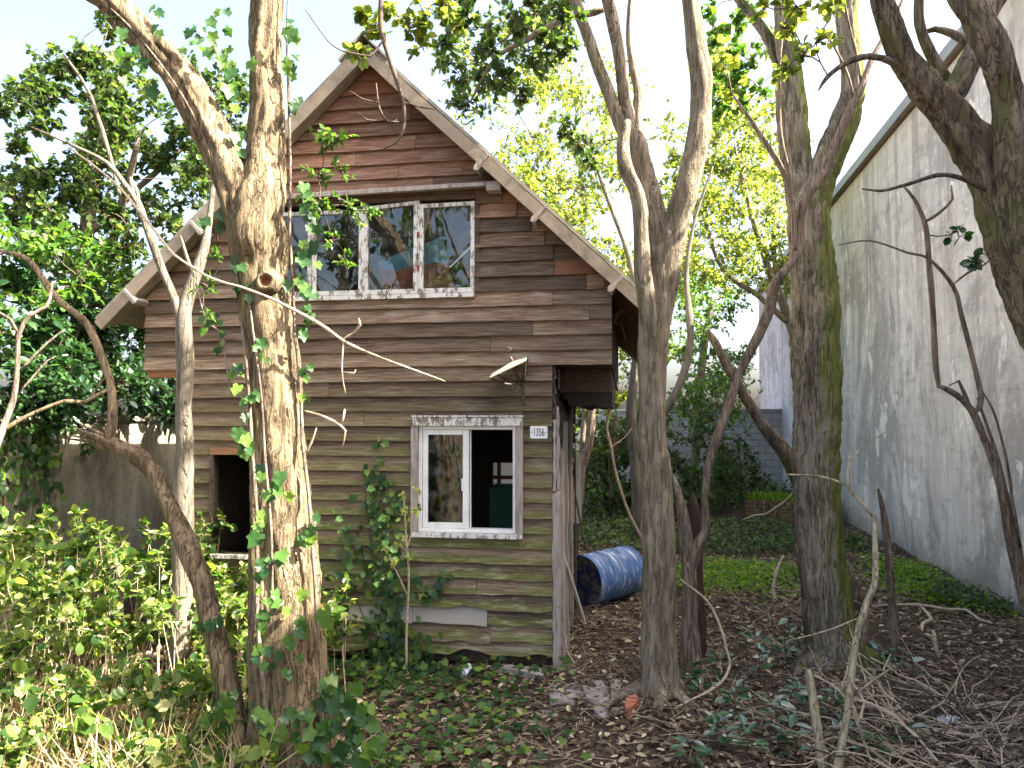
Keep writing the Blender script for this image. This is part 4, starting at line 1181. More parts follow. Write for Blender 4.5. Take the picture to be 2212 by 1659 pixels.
add_foliage(t5, [(P(a, b, c), r) for a, b, c, r in [(1640, -60, 6.7, .4), (1540, -110, 6.8, .45), (1760, -160, 6.5, .45), (1850, -320, 6.4, .6), (1860, -600, 6.4, .7), (1690, -500, 6.8, .7), (1600, -330, 6.9, .6), (1960, -450, 6.5, .6), (1780, -760, 6.5, .7), (1560, -600, 6.8, .6), (1900, -150, 6.8, .4)]],
    'lf_dark', 12, 13, 0.065, T_LEAF, stems=s5)

t6, s6 = make_tree('dark_tree', [
    [(2470, 1820, 4.25, 230), (2420, 1500, 4.28, 180), (2370, 1150, 4.3, 160), (2310, 850, 4.3, 150), (2262, 680, 4.3, 145), (2225, 570, 4.3, 140), (2190, 480, 4.3, 128), (2150, 400, 4.3, 106), (2105, 320, 4.3, 98), (2050, 250, 4.3, 86), (2000, 200, 4.28, 76), (1965, 150, 4.25, 62), (1937, 85, 4.2, 56), (1908, 10, 4.15, 50), (1880, -80, 4.1, 42), (1840, -250, 4.0, 28), (1800, -450, 4.0, 14)],
    [(2250, 680, 4.3, 70), (2218, 560, 4.26, 94), (2194, 430, 4.2, 82), (2186, 310, 4.1, 78), (2176, 210, 4.05, 74), (2150, 125, 4.0, 72), (2108, 40, 4.0, 68), (2070, -40, 4.0, 62), (2040, -200, 4.0, 46), (2020, -450, 4.0, 24)],
    [(2010, 225, 4.31, 36), (2035, 222, 4.33, 54), (2065, 195, 4.36, 56), (2092, 140, 4.38, 54), (2112, 90, 4.4, 52), (2140, 20, 4.45, 46), (2200, -80, 4.5, 36), (2260, -250, 4.5, 22)],
    [(2055, 180, 4.5, 26), (2030, 150, 4.5, 26), (2002, 100, 4.5, 25), (1985, 50, 4.5, 22), (1988, -20, 4.5, 20), (2000, -150, 4.5, 12)],
    [(2100, 95, 4.42, 20), (2060, 72, 4.45, 19), (2020, 62, 4.5, 16), (1990, 70, 4.55, 12)],
    [(1968, 160, 4.25, 18), (1930, 135, 4.22, 18), (1880, 120, 4.2, 14), (1830, 135, 4.18, 12), (1790, 165, 4.15, 10), (1770, 195, 4.1, 5)],
    [(2130, 410, 4.2, 12), (2080, 385, 4.15, 11), (2030, 378, 4.1, 10), (1960, 398, 4.05, 8), (1900, 412, 4.0, 7), (1862, 408, 4.0, 5)],
], 'bark_dark', 'dark rough-barked tree leaning in with two heavy mossy limbs against the plaster wall', segs=44, step=0.03, flute=0.08, rough=0.1)
add_foliage(t6, [(P(a, b, c), r) for a, b, c, r in [(1840, -250, 4.0, .45), (1800, -460, 4.0, .5), (2020, -460, 4.0, .5), (2260, -260, 4.5, .5), (2000, -170, 4.5, .35), (2120, -350, 4.2, .5), (1700, -330, 4.1, .4), (1960, -20, 5.0, .16)]],
    'lf_mid', 6, 9, 0.06, T_LEAF, stems=s6)

add_foliage(t6, [(P(a, b, c), r) for a, b, c, r in [(1690, 60, 4.2, .10), (1720, 15, 4.15, .12), (1700, 150, 4.2, .09), (1765, 90, 4.15, .10), (1730, 120, 4.1, .09), (1655, 15, 4.2, .10), (1800, 20, 4.1, .12), (1680, -60, 4.1, .16), (1620, -120, 4.2, .16), (1740, -90, 4.1, .16), (1560, -60, 4.2, .14)]],
    'lf_yel', 5, 7, 0.055, T_ROUND, stems=s6, name='low_leaves')  # leaves brought forward, with unseen clumps added overhead, to dapple the forked trunk
add_foliage(t4, [(P(a, b, c), r) for a, b, c, r in [(1010, 30, 4.5, .13), (1060, 110, 4.4, .13), (1120, 60, 4.3, .14), (1180, 100, 4.3, .12), (1150, 10, 4.3, .14), (1220, 40, 4.4, .12), (960, 90, 4.5, .10), (1090, 170, 4.4, .10), (1100, -60, 4.3, .2), (1000, -90, 4.4, .2), (1220, -80, 4.3, .2), (1320, -120, 4.3, .2), (900, -80, 4.5, .18), (1190, -40, 5.0, .16), (1260, -90, 5.0, .18), (1320, -40, 5.0, .14), (1240, -200, 5.0, .2), (1330, -220, 5.0, .2)]],
    'lf_dark', 7, 9, 0.055, T_ROUND, stems=s4[s4[:, 2] > 5.0], name='dapple_leaves')  # clumps set nearer and added above the frame to dapple the left trunks

t7, s7 = make_tree('leaning_sapling', [
    [(1495, 1452, 6.2, 52), (1493, 1350, 6.2, 39), (1489, 1260, 6.2, 37), (1482, 1180, 6.2, 34), (1475, 1120, 6.2, 28), (1466, 1075, 6.2, 20), (1455, 1030, 6.25, 12)],
    [(1490, 1240, 6.2, 27), (1506, 1178, 6.18, 26), (1524, 1147, 6.15, 20), (1522, 1080, 6.1, 18), (1530, 1010, 6.05, 20), (1546, 955, 6.0, 22), (1570, 890, 6.0, 22), (1602, 800, 6.0, 22), (1640, 720, 5.95, 22), (1663, 662, 5.95, 24), (1674, 612, 5.9, 22), (1704, 572, 5.9, 18), (1722, 545, 5.9, 18), (1729, 480, 5.9, 18), (1741, 430, 5.88, 19), (1772, 388, 5.86, 20), (1800, 328, 5.85, 20), (1830, 250, 5.8, 20), (1860, 190, 5.8, 17), (1885, 125, 5.8, 13), (1925, 55, 5.8, 9), (1960, -20, 5.8, 5)],
    [(1718, 560, 5.9, 9), (1712, 450, 5.9, 12), (1690, 370, 5.9, 13), (1655, 310, 5.9, 12), (1615, 250, 5.9, 8), (1580, 200, 5.9, 5)],
    [(1716, 540, 5.88, 9), (1708, 400, 5.86, 8), (1690, 300, 5.85, 8), (1684, 180, 5.85, 7), (1690, 80, 5.85, 6), (1705, -20, 5.85, 4)],
    [(1862, 185, 5.8, 7), (1850, 120, 5.78, 7), (1835, 60, 5.75, 6), (1820, -20, 5.7, 5)],
    [(1845, 215, 5.8, 6), (1830, 160, 5.78, 6), (1795, 90, 5.76, 5), (1765, 60, 5.75, 4)],
], 'bark_thin', 'slim crooked tree leaning right past the mossy trunk, rising from a low fork', segs=12)
add_foliage(t7, [(P(a, b, c), r) for a, b, c, r in [(1690, 160, 5.85, .12), (1580, 200, 5.95, .16), (1560, 130, 6.0, .2), (1810, 10, 5.7, .1)]],
    'lf_yel', 5, 7, 0.075, T_ROUND, stems=s7)

t9, s9 = make_tree('wall_sapling', [
    [(2275, 1560, 5.2, 32), (2230, 1360, 5.2, 28), (2205, 1250, 5.2, 26), (2183, 1150, 5.2, 24), (2160, 1040, 5.2, 20), (2135, 960, 5.2, 17), (2100, 885, 5.2, 15), (2062, 850, 5.2, 13), (2025, 832, 5.2, 12)],
    [(2030, 836, 5.2, 11), (2022, 780, 5.2, 13), (2016, 680, 5.2, 13), (2008, 580, 5.2, 12), (2000, 490, 5.2, 11), (1975, 430, 5.2, 8), (1950, 400, 5.2, 5)],
    [(2105, 892, 5.2, 12), (2118, 862, 5.2, 11), (2098, 770, 5.2, 10), (2075, 680, 5.2, 10), (2060, 620, 5.2, 9), (2010, 560, 5.2, 6), (1960, 545, 5.2, 5), (1880, 520, 5.2, 4), (1810, 530, 5.2, 3)],
    [(2098, 885, 5.2, 9), (2085, 850, 5.2, 9), (2072, 822, 5.2, 7), (2052, 832, 5.2, 5)],
    [(2000, 480, 5.2, 8), (2030, 460, 5.18, 7), (2058, 430, 5.15, 6), (2055, 400, 5.12, 4)],
    [(2215, 1300, 5.22, 15), (2195, 1150, 5.3, 14), (2165, 1040, 5.35, 13), (2145, 960, 5.4, 8), (2110, 860, 5.4, 5)],
    [(2205, 1180, 5.2, 8), (2180, 1020, 5.1, 7), (2150, 900, 5.05, 5), (2120, 840, 5.0, 3)],
    [(2060, 615, 5.2, 5), (2090, 590, 5.2, 5), (2130, 570, 5.2, 4), (2160, 540, 5.2, 3)],
], 'bark_thin', 'thin bare sapling with forked upright stems close to the plaster wall', 'sapling', segs=10)
add_foliage(t9, [(P(a, b, c), r) for a, b, c, r in [(2105, 560, 5.2, .13), (2070, 500, 5.2, .12), (2150, 530, 5.2, .12)]], 'lf_gloss', 4, 6, 0.07, T_ROUND, stems=s9)

def roots(tree, bx, by, R0, n, seed, L=(.35, .7)):
    g = np.random.default_rng(seed); b = np.array(tree.location)
    for i in range(n):
        a = 6.28 * i / n + g.normal(0, .25); L_ = g.uniform(*L); pts = []
        for t in (0, .25, .55, .8, 1.0):
            an = a + g.normal(0, .18) * t
            x = bx + math.cos(an) * (R0 * .35 + L_ * t); y = by + math.sin(an) * (R0 * .35 + L_ * t)
            pts.append((x, y, G(x, y) + R0 * .75 * (1 - t) ** 2.2 - .012 - .02 * t, R0 * (.42 * (1 - t) + .07)))
        V, Fc, q = tube(pts, .04, 14, .06, .06, .008, seed=i)
        obj('root', V - b, Fc, [c for c in tree.children if c.name.startswith('trunk')][0].data.materials[0], tree, True)
g4 = ground(1425, 1512); roots(t4, g4[0], g4[1] + .02, .13, 7, 3)
g5 = ground(1800, 1425); roots(t5, g5[0], g5[1] + .02, .21, 8, 5, (.4, .8))
# dead leaning log and other single poles
def pole(name, pts, mat, label, cat, segs=12, world=False, flute=0.05, rough=0.05):
    s = pts if world else px(pts)
    b = np.array(s[0][:3])
    V, Fc, q = tube(s, .05, segs, rough, flute, .003, seed=len(label))
    o = obj(name, V - b, Fc, M[mat], None, True, b)
    return tag(o, label, cat), q
pole('dead_log', [(1860, 1335, 8.0, 40), (1790, 1170, 8.05, 40), (1735, 1050, 8.1, 38), (1700, 985, 8.1, 36), (1650, 920, 8.15, 26), (1600, 842, 8.2, 23), (1560, 770, 8.25, 20), (1542, 735, 8.3, 17), (1528, 714, 8.3, 12)], 'bark_dark', 'dark dead log leaning diagonally behind the mossy trunk', 'log')
fs, fsq = make_tree('cut_sapling', [
    [(1808, 1730, 4.25, 22), (1818, 1655, 4.3, 18), (1836, 1546, 4.35, 17), (1841, 1491, 4.4, 16), (1853, 1382, 4.45, 15), (1872, 1302, 4.5, 16), (1888, 1258, 4.5, 14), (1888, 1200, 4.55, 13), (1892, 1110, 4.6, 11)],
    [(1888, 1110, 4.6, 9), (1860, 1078, 4.6, 8), (1838, 1060, 4.6, 7), (1832, 1020, 4.6, 6), (1835, 985, 4.6, 4)],
    [(1834, 1052, 4.6, 6), (1790, 1035, 4.58, 6), (1740, 1025, 4.55, 5), (1690, 1024, 4.5, 4)],
    [(1834, 1000, 4.6, 4), (1870, 960, 4.6, 3), (1915, 930, 4.6, 2)],
    [(1872, 1300, 4.52, 7), (1868, 1360, 4.6, 8), (1862, 1400, 4.7, 7)],
    [(1853, 1340, 4.45, 4), (1800, 1360, 4.4, 4), (1750, 1372, 4.35, 3), (1700, 1385, 4.35, 3)],
    [(1850, 1500, 4.4, 6), (1890, 1470, 4.35, 6), (1935, 1440, 4.3, 4)],
    [(1840, 1530, 4.35, 6), (1855, 1590, 4.32, 6), (1880, 1660, 4.3, 5)],
], 'bark_stick', 'pale yellowish cut sapling with bare side twigs among the laurel seedlings', 'sapling', segs=10, wob=.009)
pole('stake', [(1782, 1690, 4.35, 24), (1776, 1652, 4.35, 22), (1760, 1540, 4.38, 21), (1745, 1450, 4.42, 19)], 'bark_stick', 'short yellowish cut stake with a dark sawn top', 'stake')
pole('stake', [(1936, 1428, 6.4, 22), (1928, 1330, 6.4, 18), (1920, 1220, 6.4, 17), (1909, 1120, 6.4, 15), (1897, 1056, 6.4, 7)], 'bark_thin', 'brown pointed stake standing between the mossy trunk and the wall', 'stake')
pole('rotten_post', [(1512, 1440, 6.5, 30), (1508, 1300, 6.5, 30), (1503, 1180, 6.5, 30), (1500, 1110, 6.5, 26), (1497, 1068, 6.5, 12)], 'rotten', 'black rotten post behind the low fork of the slim leaning tree', 'post')

# background trunks behind the house
pole('pale_trunk', [(1384, 1165, 12.6, 34), (1378, 1075, 12.6, 28), (1373, 1005, 12.6, 25), (1366, 934, 12.6, 24), (1366, 864, 12.6, 23), (1374, 790, 12.6, 22), (1384, 690, 12.6, 18)], 'bark_pale', 'pale curved trunk standing just beyond the drum', 'trunk') if False else None

# vines and bare twigs
def vine(pts, label, mat='twig', extra=()):
    S = [px(pts)] + [px(e) for e in extra]
    b = np.array(S[0][0][:3])
    root = empty('bare_vine', b, label, 'vine')
    for i, s in enumerate(S):
        V, Fc, q = tube(s, .04, 6, .06, .04, .007, seed=i + len(label))
        obj('stem' if i == 0 else 'side_twig', V - b, Fc, M[mat], root, True)
    return root
vine([(150, 318, 5.1, 4), (250, 400, 4.8, 5), (350, 520, 4.5, 6), (430, 590, 4.32, 5), (520, 620, 4.25, 5), (600, 655, 4.25, 6), (690, 700, 4.35, 8), (760, 745, 4.5, 7), (840, 780, 4.7, 5), (960, 825, 5.0, 2)],
     'long bare vine twig crossing in front of the forked trunk', 'twig',
     [[(735, 728, 4.45, 5), (765, 715, 4.45, 5), (776, 700, 4.4, 6), (774, 688, 4.4, 3)], [(742, 735, 4.46, 4), (740, 800, 4.46, 3), (748, 850, 4.46, 2)], [(742, 805, 4.46, 4), (765, 808, 4.44, 5), (768, 800, 4.44, 3)]])
vine([(662, 890, 4.55, 7), (700, 900, 4.5, 6), (735, 918, 4.48, 6), (748, 930, 4.46, 4), (742, 970, 4.46, 2)],
     'short bare forked twig sticking out of the right side of the forked trunk', 'twig', [[(735, 918, 4.48, 5), (744, 885, 4.47, 6)], [(660, 985, 4.5, 5), (675, 955, 4.48, 5), (685, 925, 4.46, 3)]])
vine([(832, -120, 4.4, 12), (825, 0, 4.4, 12), (828, 70, 4.4, 12), (850, 160, 4.4, 11), (868, 220, 4.4, 9), (870, 270, 4.4, 8), (860, 300, 4.4, 6), (830, 320, 4.4, 4), (780, 325, 4.4, 2)],
     'dark hanging twig drooping in front of the gable peak', 'twig_dark',
     [[(866, 215, 4.4, 4), (905, 228, 4.45, 4), (945, 236, 4.5, 2)], [(830, 85, 4.4, 5), (800, 125, 4.38, 5), (772, 120, 4.36, 4), (720, 100, 4.35, 3), (660, 20, 4.35, 3)],
      [(868, 265, 4.4, 5), (840, 265, 4.38, 5), (820, 235, 4.36, 5), (812, 180, 4.36, 3)], [(838, 262, 4.38, 3), (790, 262, 4.36, 4), (770, 245, 4.35, 3)], [(815, 215, 4.36, 3), (780, 210, 4.35, 3), (755, 195, 4.34, 2)], [(852, 290, 4.4, 3), (845, 270, 4.4, 3), (858, 258, 4.39, 3)]])
vine([(1330, 560, 7.2, 5), (1322, 660, 7.2, 6), (1312, 734, 7.2, 7), (1318, 812, 7.2, 7), (1318, 871, 7.2, 7), (1309, 921, 7.2, 7), (1318, 968, 7.2, 7), (1334, 1039, 7.25, 7), (1357, 1105, 7.3, 7), (1393, 1175, 7.4, 7), (1420, 1250, 7.5, 6), (1440, 1345, 7.6, 6)],
     'pale wavy vine hanging from the right eave down past the drum', 'twig',
     [[(1320, 690, 7.2, 3), (1345, 672, 7.2, 3), (1368, 690, 7.2, 2)], [(1318, 700, 7.2, 3), (1340, 700, 7.18, 3), (1352, 740, 7.16, 2)], [(1316, 720, 7.2, 3), (1350, 655, 7.2, 3), (1375, 640, 7.2, 2)], [(1316, 735, 7.2, 3), (1285, 722, 7.2, 3), (1290, 705, 7.2, 2)], [(1315, 745, 7.2, 3), (1295, 735, 7.2, 2)], [(1318, 968, 7.2, 3), (1350, 945, 7.2, 3), (1365, 925, 7.2, 2)]])
vine([(1238, 1000, 8.3, 5), (1245, 1075, 8.2, 4), (1258, 1140, 8.1, 5), (1272, 1195, 8.0, 5)], 'dark thin cane leaning from the pale screen to the drum', 'twig_dark')

# ================================================================== BACKGROUND TREES AND SHRUBS
def Wx(y):                                          # face of the garden wall
    return -4.5 + math.tan(rad(7)) * (y - 8.0)
def cull_house(p):
    q = p - CORNER
    x = q @ EX; y = q @ EY; z = p[:, 2]
    inside = (y > -0.26) & (y < DU + .3) & (x > -4.05) & (x < 0.95) & (z < APZ + 0.2 - np.abs(x - APX) * SL) & ((z > Z0 - .05) | ((x > -3.3) & (x < .2) & (y < DL + .1)))
    w_ = p - W0
    behind = (w_ @ WN > -0.05) & (p[:, 2] < WH + .3)
    gw = (p[:, 0] < np.array([Wx(v) for v in p[:, 1]]) + .03) & (p[:, 2] < 2.0) & (p[:, 1] > 2.5) & (p[:, 1] < 17)
    return ~(inside | behind | gw | (p[:, 2] < 0.01))
def region(n, dx0, dx1, dy0, dy1, Y0, Y1, r0, r1):
    return [(P(rng.uniform(dx0, dx1), rng.uniform(dy0, dy1), rng.uniform(Y0, Y1)), rng.uniform(r0, r1)) for _ in range(n)]

ta, sa = make_tree('curved_tree', [
    [(1384, 1168, 12.6, 36), (1378, 1075, 12.6, 28), (1373, 1005, 12.6, 25), (1366, 934, 12.6, 24), (1366, 864, 12.6, 23), (1374, 790, 12.6, 22), (1384, 690, 12.7, 18), (1360, 560, 12.9, 14), (1310, 420, 13.2, 11), (1260, 280, 13.5, 7)],
    [(1372, 1010, 12.6, 18), (1405, 930, 12.6, 17), (1445, 872, 12.6, 18), (1472, 820, 12.6, 17), (1490, 740, 12.6, 17), (1486, 660, 12.6, 15), (1482, 590, 12.6, 12), (1500, 480, 12.6, 8), (1540, 360, 12.6, 5)],
    [(1376, 770, 12.6, 14), (1300, 640, 13.0, 12), (1200, 520, 13.6, 9), (1130, 400, 14.0, 6)]],
    'bark_pale', 'pale curved tree with sunlit yellow-green crown beyond the drum', segs=12, step=0.12)
add_foliage(ta, region(60, 1010, 1360, 170, 640, 12.8, 16.5, .4, .75) + region(26, 1100, 1330, 300, 560, 12.5, 14.5, .4, .75) + region(20, 1000, 1340, 40, 240, 13, 16, .4, .7), 'lf_yel', 10, 13, .105, T_TRI, stems=sa, cull=cull_house)
tb, sb = make_tree('bright_tree', [
    [(1748, 1112, 15.2, 32), (1745, 950, 15.2, 27), (1735, 800, 15.1, 24), (1700, 680, 15.0, 20), (1640, 520, 15.0, 14), (1590, 330, 15.0, 8)],
    [(1705, 700, 15.0, 14), (1640, 640, 14.9, 13), (1560, 580, 14.8, 11), (1520, 470, 14.6, 7)], [(1680, 630, 15.0, 12), (1670, 520, 15.0, 10), (1680, 400, 15.0, 6)]],
    'bark_grey', 'bright yellow-green tree in front of the far end of the plaster wall', segs=10, step=.15)
add_foliage(tb, region(90, 1450, 1710, 270, 640, 13.5, 17, .4, .8) + region(16, 1500, 1720, 60, 280, 13.5, 16, .4, .7), 'lf_yel', 11, 13, .11, T_TRI, stems=sb, cull=cull_house)
tcc, scc = make_tree('far_tree', [
    [(1500, 1010, 21.0, 26), (1505, 900, 21.0, 22), (1520, 760, 21.0, 18), (1540, 640, 21, 10)]],
    'bark_grey', 'small shaded tree at the end of the yard above the block wall', segs=8, step=.2)
add_foliage(tcc, region(52, 1450, 1600, 580, 900, 17, 22, .45, .8), 'lf_mid', 10, 12, .13, T_TRI, stems=scc, cull=cull_house)
td, sd_ = make_tree('twin_tree', [
    [(1246, 1135, 14.0, 26), (1256, 1010, 14.0, 20), (1270, 968, 14.0, 20), (1280, 880, 14.0, 17), (1290, 760, 14.2, 14), (1270, 600, 14.6, 9)],
    [(1248, 1100, 14.0, 14), (1254, 1000, 14.1, 12), (1262, 900, 14.2, 11), (1255, 760, 14.4, 8)]],
    'bark_thin', 'twin-stemmed tree in the gap under the house overhang', segs=8, step=.15)
add_foliage(td, region(50, 1180, 1440, 560, 900, 14.5, 18, .5, .8), 'lf_yel', 11, 13, .12, T_TRI, stems=sd_, cull=cull_house)
te, se = make_tree('dark_evergreen', [
    [(1330, 1110, 15.6, 30), (1325, 1000, 15.6, 24), (1330, 900, 15.6, 18)]],
    'bark_dark', 'dense dark evergreen bush behind the drum under the overhang', 'bush', segs=8, step=.2)
add_foliage(te, region(56, 1225, 1440, 910, 1120, 14.8, 17.5, .45, .75), 'lf_dark', 12, 13, .13, T_TRI, stems=se, cull=cull_house)
tf, sf = make_tree('back_shrub', [[(1560, 1060, 19.0, 14), (1556, 990, 19, 11), (1550, 930, 19, 7)]], 'bark_thin', 'leafy shrub sprawling against the grey block wall', 'shrub', segs=6, step=.2)
add_foliage(tf, region(56, 1450, 1600, 870, 1090, 15.5, 19.5, .4, .75) + region(10, 1590, 1640, 960, 1060, 17, 19.5, .3, .5), 'lf_dark', 8, 10, .12, T_TRI, stems=sf, cull=cull_house)
tg, sg_ = make_tree('mid_tree', [
    [(1580, 1165, 12.0, 18), (1572, 1000, 12.2, 14), (1560, 800, 12, 12), (1555, 600, 11.5, 10), (1545, 400, 11, 8), (1530, 220, 10.5, 6)]],
    'bark_thin', 'thin understorey tree with dark leaves between the two big trunks', segs=8, step=.15) if False else (None, None)
th, sh_ = make_tree('laurel_tree', [
    [(-5.6, 9.4, -.1, .16), (-5.5, 9.3, 1.5, .13), (-5.2, 9.1, 3.2, .11), (-5.0, 8.9, 4.6, .08), (-4.6, 8.7, 6.0, .04)],
    [(-5.3, 9.15, 2.8, .07), (-4.6, 8.6, 3.9, .05), (-4.0, 8.0, 5.0, .03)], [(-5.1, 9.0, 3.6, .06), (-5.9, 8.6, 4.8, .04), (-6.3, 8.2, 5.6, .02)], [(-5.0, 8.9, 4.2, .05), (-4.2, 9.2, 5.2, .03), (-3.6, 9.2, 5.8, .015)]],
    'bark_grey', 'leafy dark-green tree rising behind the garden wall beside the gable', segs=12, step=.12, world=True)
add_foliage(th, region(30, 60, 330, 120, 420, 7.6, 9.6, .26, .42) + region(46, 170, 500, 300, 660, 7.4, 9.4, .26, .42) + region(34, -20, 300, 60, 480, 7.4, 9.5, .2, .34) + region(14, 380, 520, 130, 380, 7.8, 9, .22, .36) + region(14, 20, 240, 440, 620, 8.0, 9.5, .22, .36),
            'lf_dark', 11, 13, .07, T_ROUND, stems=sh_, cull=cull_house)
ti, si = make_tree('hedge_shrub', [[(-5.0, 7.6, -.1, .05), (-4.95, 7.6, 1.2, .045), (-4.7, 7.7, 2.2, .03), (-4.5, 7.9, 3.0, .015)], [(-5.3, 8.8, -.1, .05), (-4.9, 8.9, 1.4, .04), (-4.6, 9.0, 2.6, .02)], [(-5.2, 6.8, -.1, .04), (-5.0, 6.8, 1.5, .035), (-4.7, 6.7, 2.6, .02)]],
    'bark_thin', 'dense glossy dark shrub overhanging the top of the garden wall', 'shrub', segs=8, step=.12, world=True)
bl = []
for _ in range(150):
    y = rng.uniform(5.6, 10.8); z = rng.uniform(1.95, 3.4 + .15 * math.sin(y * 3))
    bl.append(((Wx(y) + rng.uniform(-.35, .45) - (z - 2) * .1, y, z), rng.uniform(.22, .36)))
add_foliage(ti, bl, 'lf_gloss', 12, 13, .10, T_LEAF, stems=si, cull=cull_house, upn=1.2)
bl = []
for _ in range(44):
    y = rng.uniform(5.6, 9.5); bl.append(((Wx(y) + rng.uniform(-.3, .5), y, rng.uniform(3.1, 3.7)), rng.uniform(.2, .34)))
add_foliage(ti, bl, 'lf_mid', 9, 10, .09, T_LEAF, stems=si, cull=cull_house, name='sunny_top')  # brighter leaf green puts the sunlight on the shrub's top into the colour

# ivy hanging over the garden wall
iw = empty('wall_ivy', (Wx(6.9) + .03, 6.9, 0), 'ivy curtain hanging down the sunlit part of the garden wall', 'ivy')
n = 420
yy = np.concatenate([rng.normal(6.75, .12, n // 2), rng.normal(7.25, .16, n // 2)]); zz = 2.0 - np.abs(rng.normal(0, .5, n)); zz = np.clip(zz, .5, 2.05)
pp = np.stack([np.array([Wx(v) for v in yy]) + rng.uniform(.03, .12, n), yy, zz], 1) - np.array(iw.location)
link(bpy.data.objects.new('foliage', leaves_mesh('foliage', pp, np.stack([rng.uniform(0, .4, n), rng.normal(0, .4, n), -np.ones(n)], 1), np.stack([np.ones(n), rng.normal(-.3, .4, n), rng.normal(.3, .3, n)], 1), rng.uniform(.05, .09, n), M['ivy_m'], T_IVY)), iw)['kind'] = 'stuff'
a0 = np.array([(0, y_ - 6.9, 1.98) for y_ in rng.uniform(6.5, 7.5, 24)]); a1 = a0 + np.stack([np.full(24, .03), rng.normal(0, .1, 24), -rng.uniform(.6, 1.4, 24)], 1)
a0[:, 0] += .04; a1[:, 0] += .04
link(bpy.data.objects.new('stems', twigs_mesh('stems', a0, a1, np.full(24, .006), np.full(24, .003), M['twig_dark'])), iw)['kind'] = 'stuff'

# trees behind the viewpoint (seen mirrored in the panes)
for i, (x, y, hgt, lab) in enumerate([(-9.0, -6.5, 12, 'tall dark tree mirrored in the upper window panes'), (-4.4, -7.0, 11, 'broad tree mirrored in the sliding window pane'), (-6.7, -5.6, 11.5, 'distant tree mirrored between the others in the upper panes')]):
    tt, ss = make_tree('street_tree', [[(x, y, -.05, .17), (x + .1, y, 1.5, .14), (x + .15, y - .1, hgt * .5, .11), (x + .3, y, hgt * .8, .05)], [(x + .12, y, hgt * .4, .07), (x + 1.0, y + .3, hgt * .6, .05), (x + 1.6, y + .4, hgt * .75, .02)], [(x + .12, y, hgt * .38, .07), (x - .9, y + .3, hgt * .55, .05), (x - 1.6, y + .2, hgt * .7, .02)]],
                       'bark_dark', lab, segs=10, step=.2, world=True)
    add_foliage(tt, [((x + rng.normal(0, 1.2), y + rng.normal(0, .9), rng.uniform(hgt * .25, hgt)), rng.uniform(.5, .8)) for _ in range(44)], 'lf_dark', 10, 12, .17, T_TRI, stems=ss)

# sprigs in front of the gable (carried by the forked tree)
add_foliage(t1, [(P(a, b, c), r) for a, b, c, r in [(700, 320, 4.95, .16), (725, 300, 5.0, .13), (690, 385, 4.9, .15), (735, 370, 4.95, .12), (765, 455, 5.0, .13), (800, 455, 5.05, .10), (690, 440, 4.85, .12), (720, 520, 4.95, .12), (745, 560, 5.0, .11), (455, 690, 5.3, .10), (450, 620, 5.3, .12), (480, 560, 5.2, .10)]],
    'lf_mid', 6, 9, .045, T_LEAF, stems=s1, name='sprigs')
add_foliage(t4, [(P(a, b, c), r) for a, b, c, r in [(920, 30, 4.7, .13), (960, 15, 4.7, .12), (885, 60, 4.7, .10), (985, 50, 4.75, .09), (840, 20, 4.6, .10), (790, 30, 4.6, .09), (770, 110, 4.5, .07), (910, 95, 4.8, .10), (815, 60, 4.5, .08)]],
    'lf_yel', 6, 7, .065, T_ROUND, stems=np.array(px([(870, -90, 4.6, 4), (900, -60, 4.65, 4), (950, -70, 4.7, 4), (800, -60, 4.5, 4), (828, 60, 4.42, 4)])), name='low_leaves')
add_foliage(t5, [(P(a, b, c), r) for a, b, c, r in [(1545, 60, 7.2, .22), (1580, 110, 7.1, .2), (1610, 20, 7.0, .2), (1535, 190, 7.2, .18), (1640, 190, 6.9, .16), (1600, 230, 7.0, .16), (1540, 90, 7.4, .2), (1570, 210, 7.2, .2), (1560, 150, 7.2, .2), (1600, 60, 7.2, .2), (1620, 130, 7.0, .18), (1530, 30, 7.2, .2), (1555, 250, 7.2, .16), (1590, 170, 7.0, .15)]],
    'lf_mid', 7, 9, .07, T_ROUND, stems=s5, name='low_leaves')

# ================================================================== IVY ON THE FORKED TREE (each leaf its own part)
IV = []
for sh in range(3):
    TV, TF = T_IVY
    V = TV.copy(); V[:, 2] += rng.normal(0, .045, len(V)); V[:, :2] += rng.normal(0, .03, (len(V), 2))
    IV.append(fastmesh('ivy_leaf', V, TF, M['ivy']))
def place_leaf(me, parent, pos, d, nrm, size, name='leaf'):
    d = Vector(d).normalized(); x = d.cross(Vector(nrm)).normalized(); z = x.cross(d)
    o = bpy.data.objects.new(name, me)
    m = Matrix((x, d, z)).transposed().to_4x4()
    m = Matrix.Translation(Vector(pos)) @ m @ Matrix.Scale(size, 4)
    link(o, parent); o.matrix_local = m
    return o
b1 = P(640, 1740, 4.3)
ivy = empty('ivy_vine', (b1[0], b1[1], 0), 'ivy climbing the forked trunk with large dark and backlit leaves', 'ivy')
ib = np.array(ivy.location)
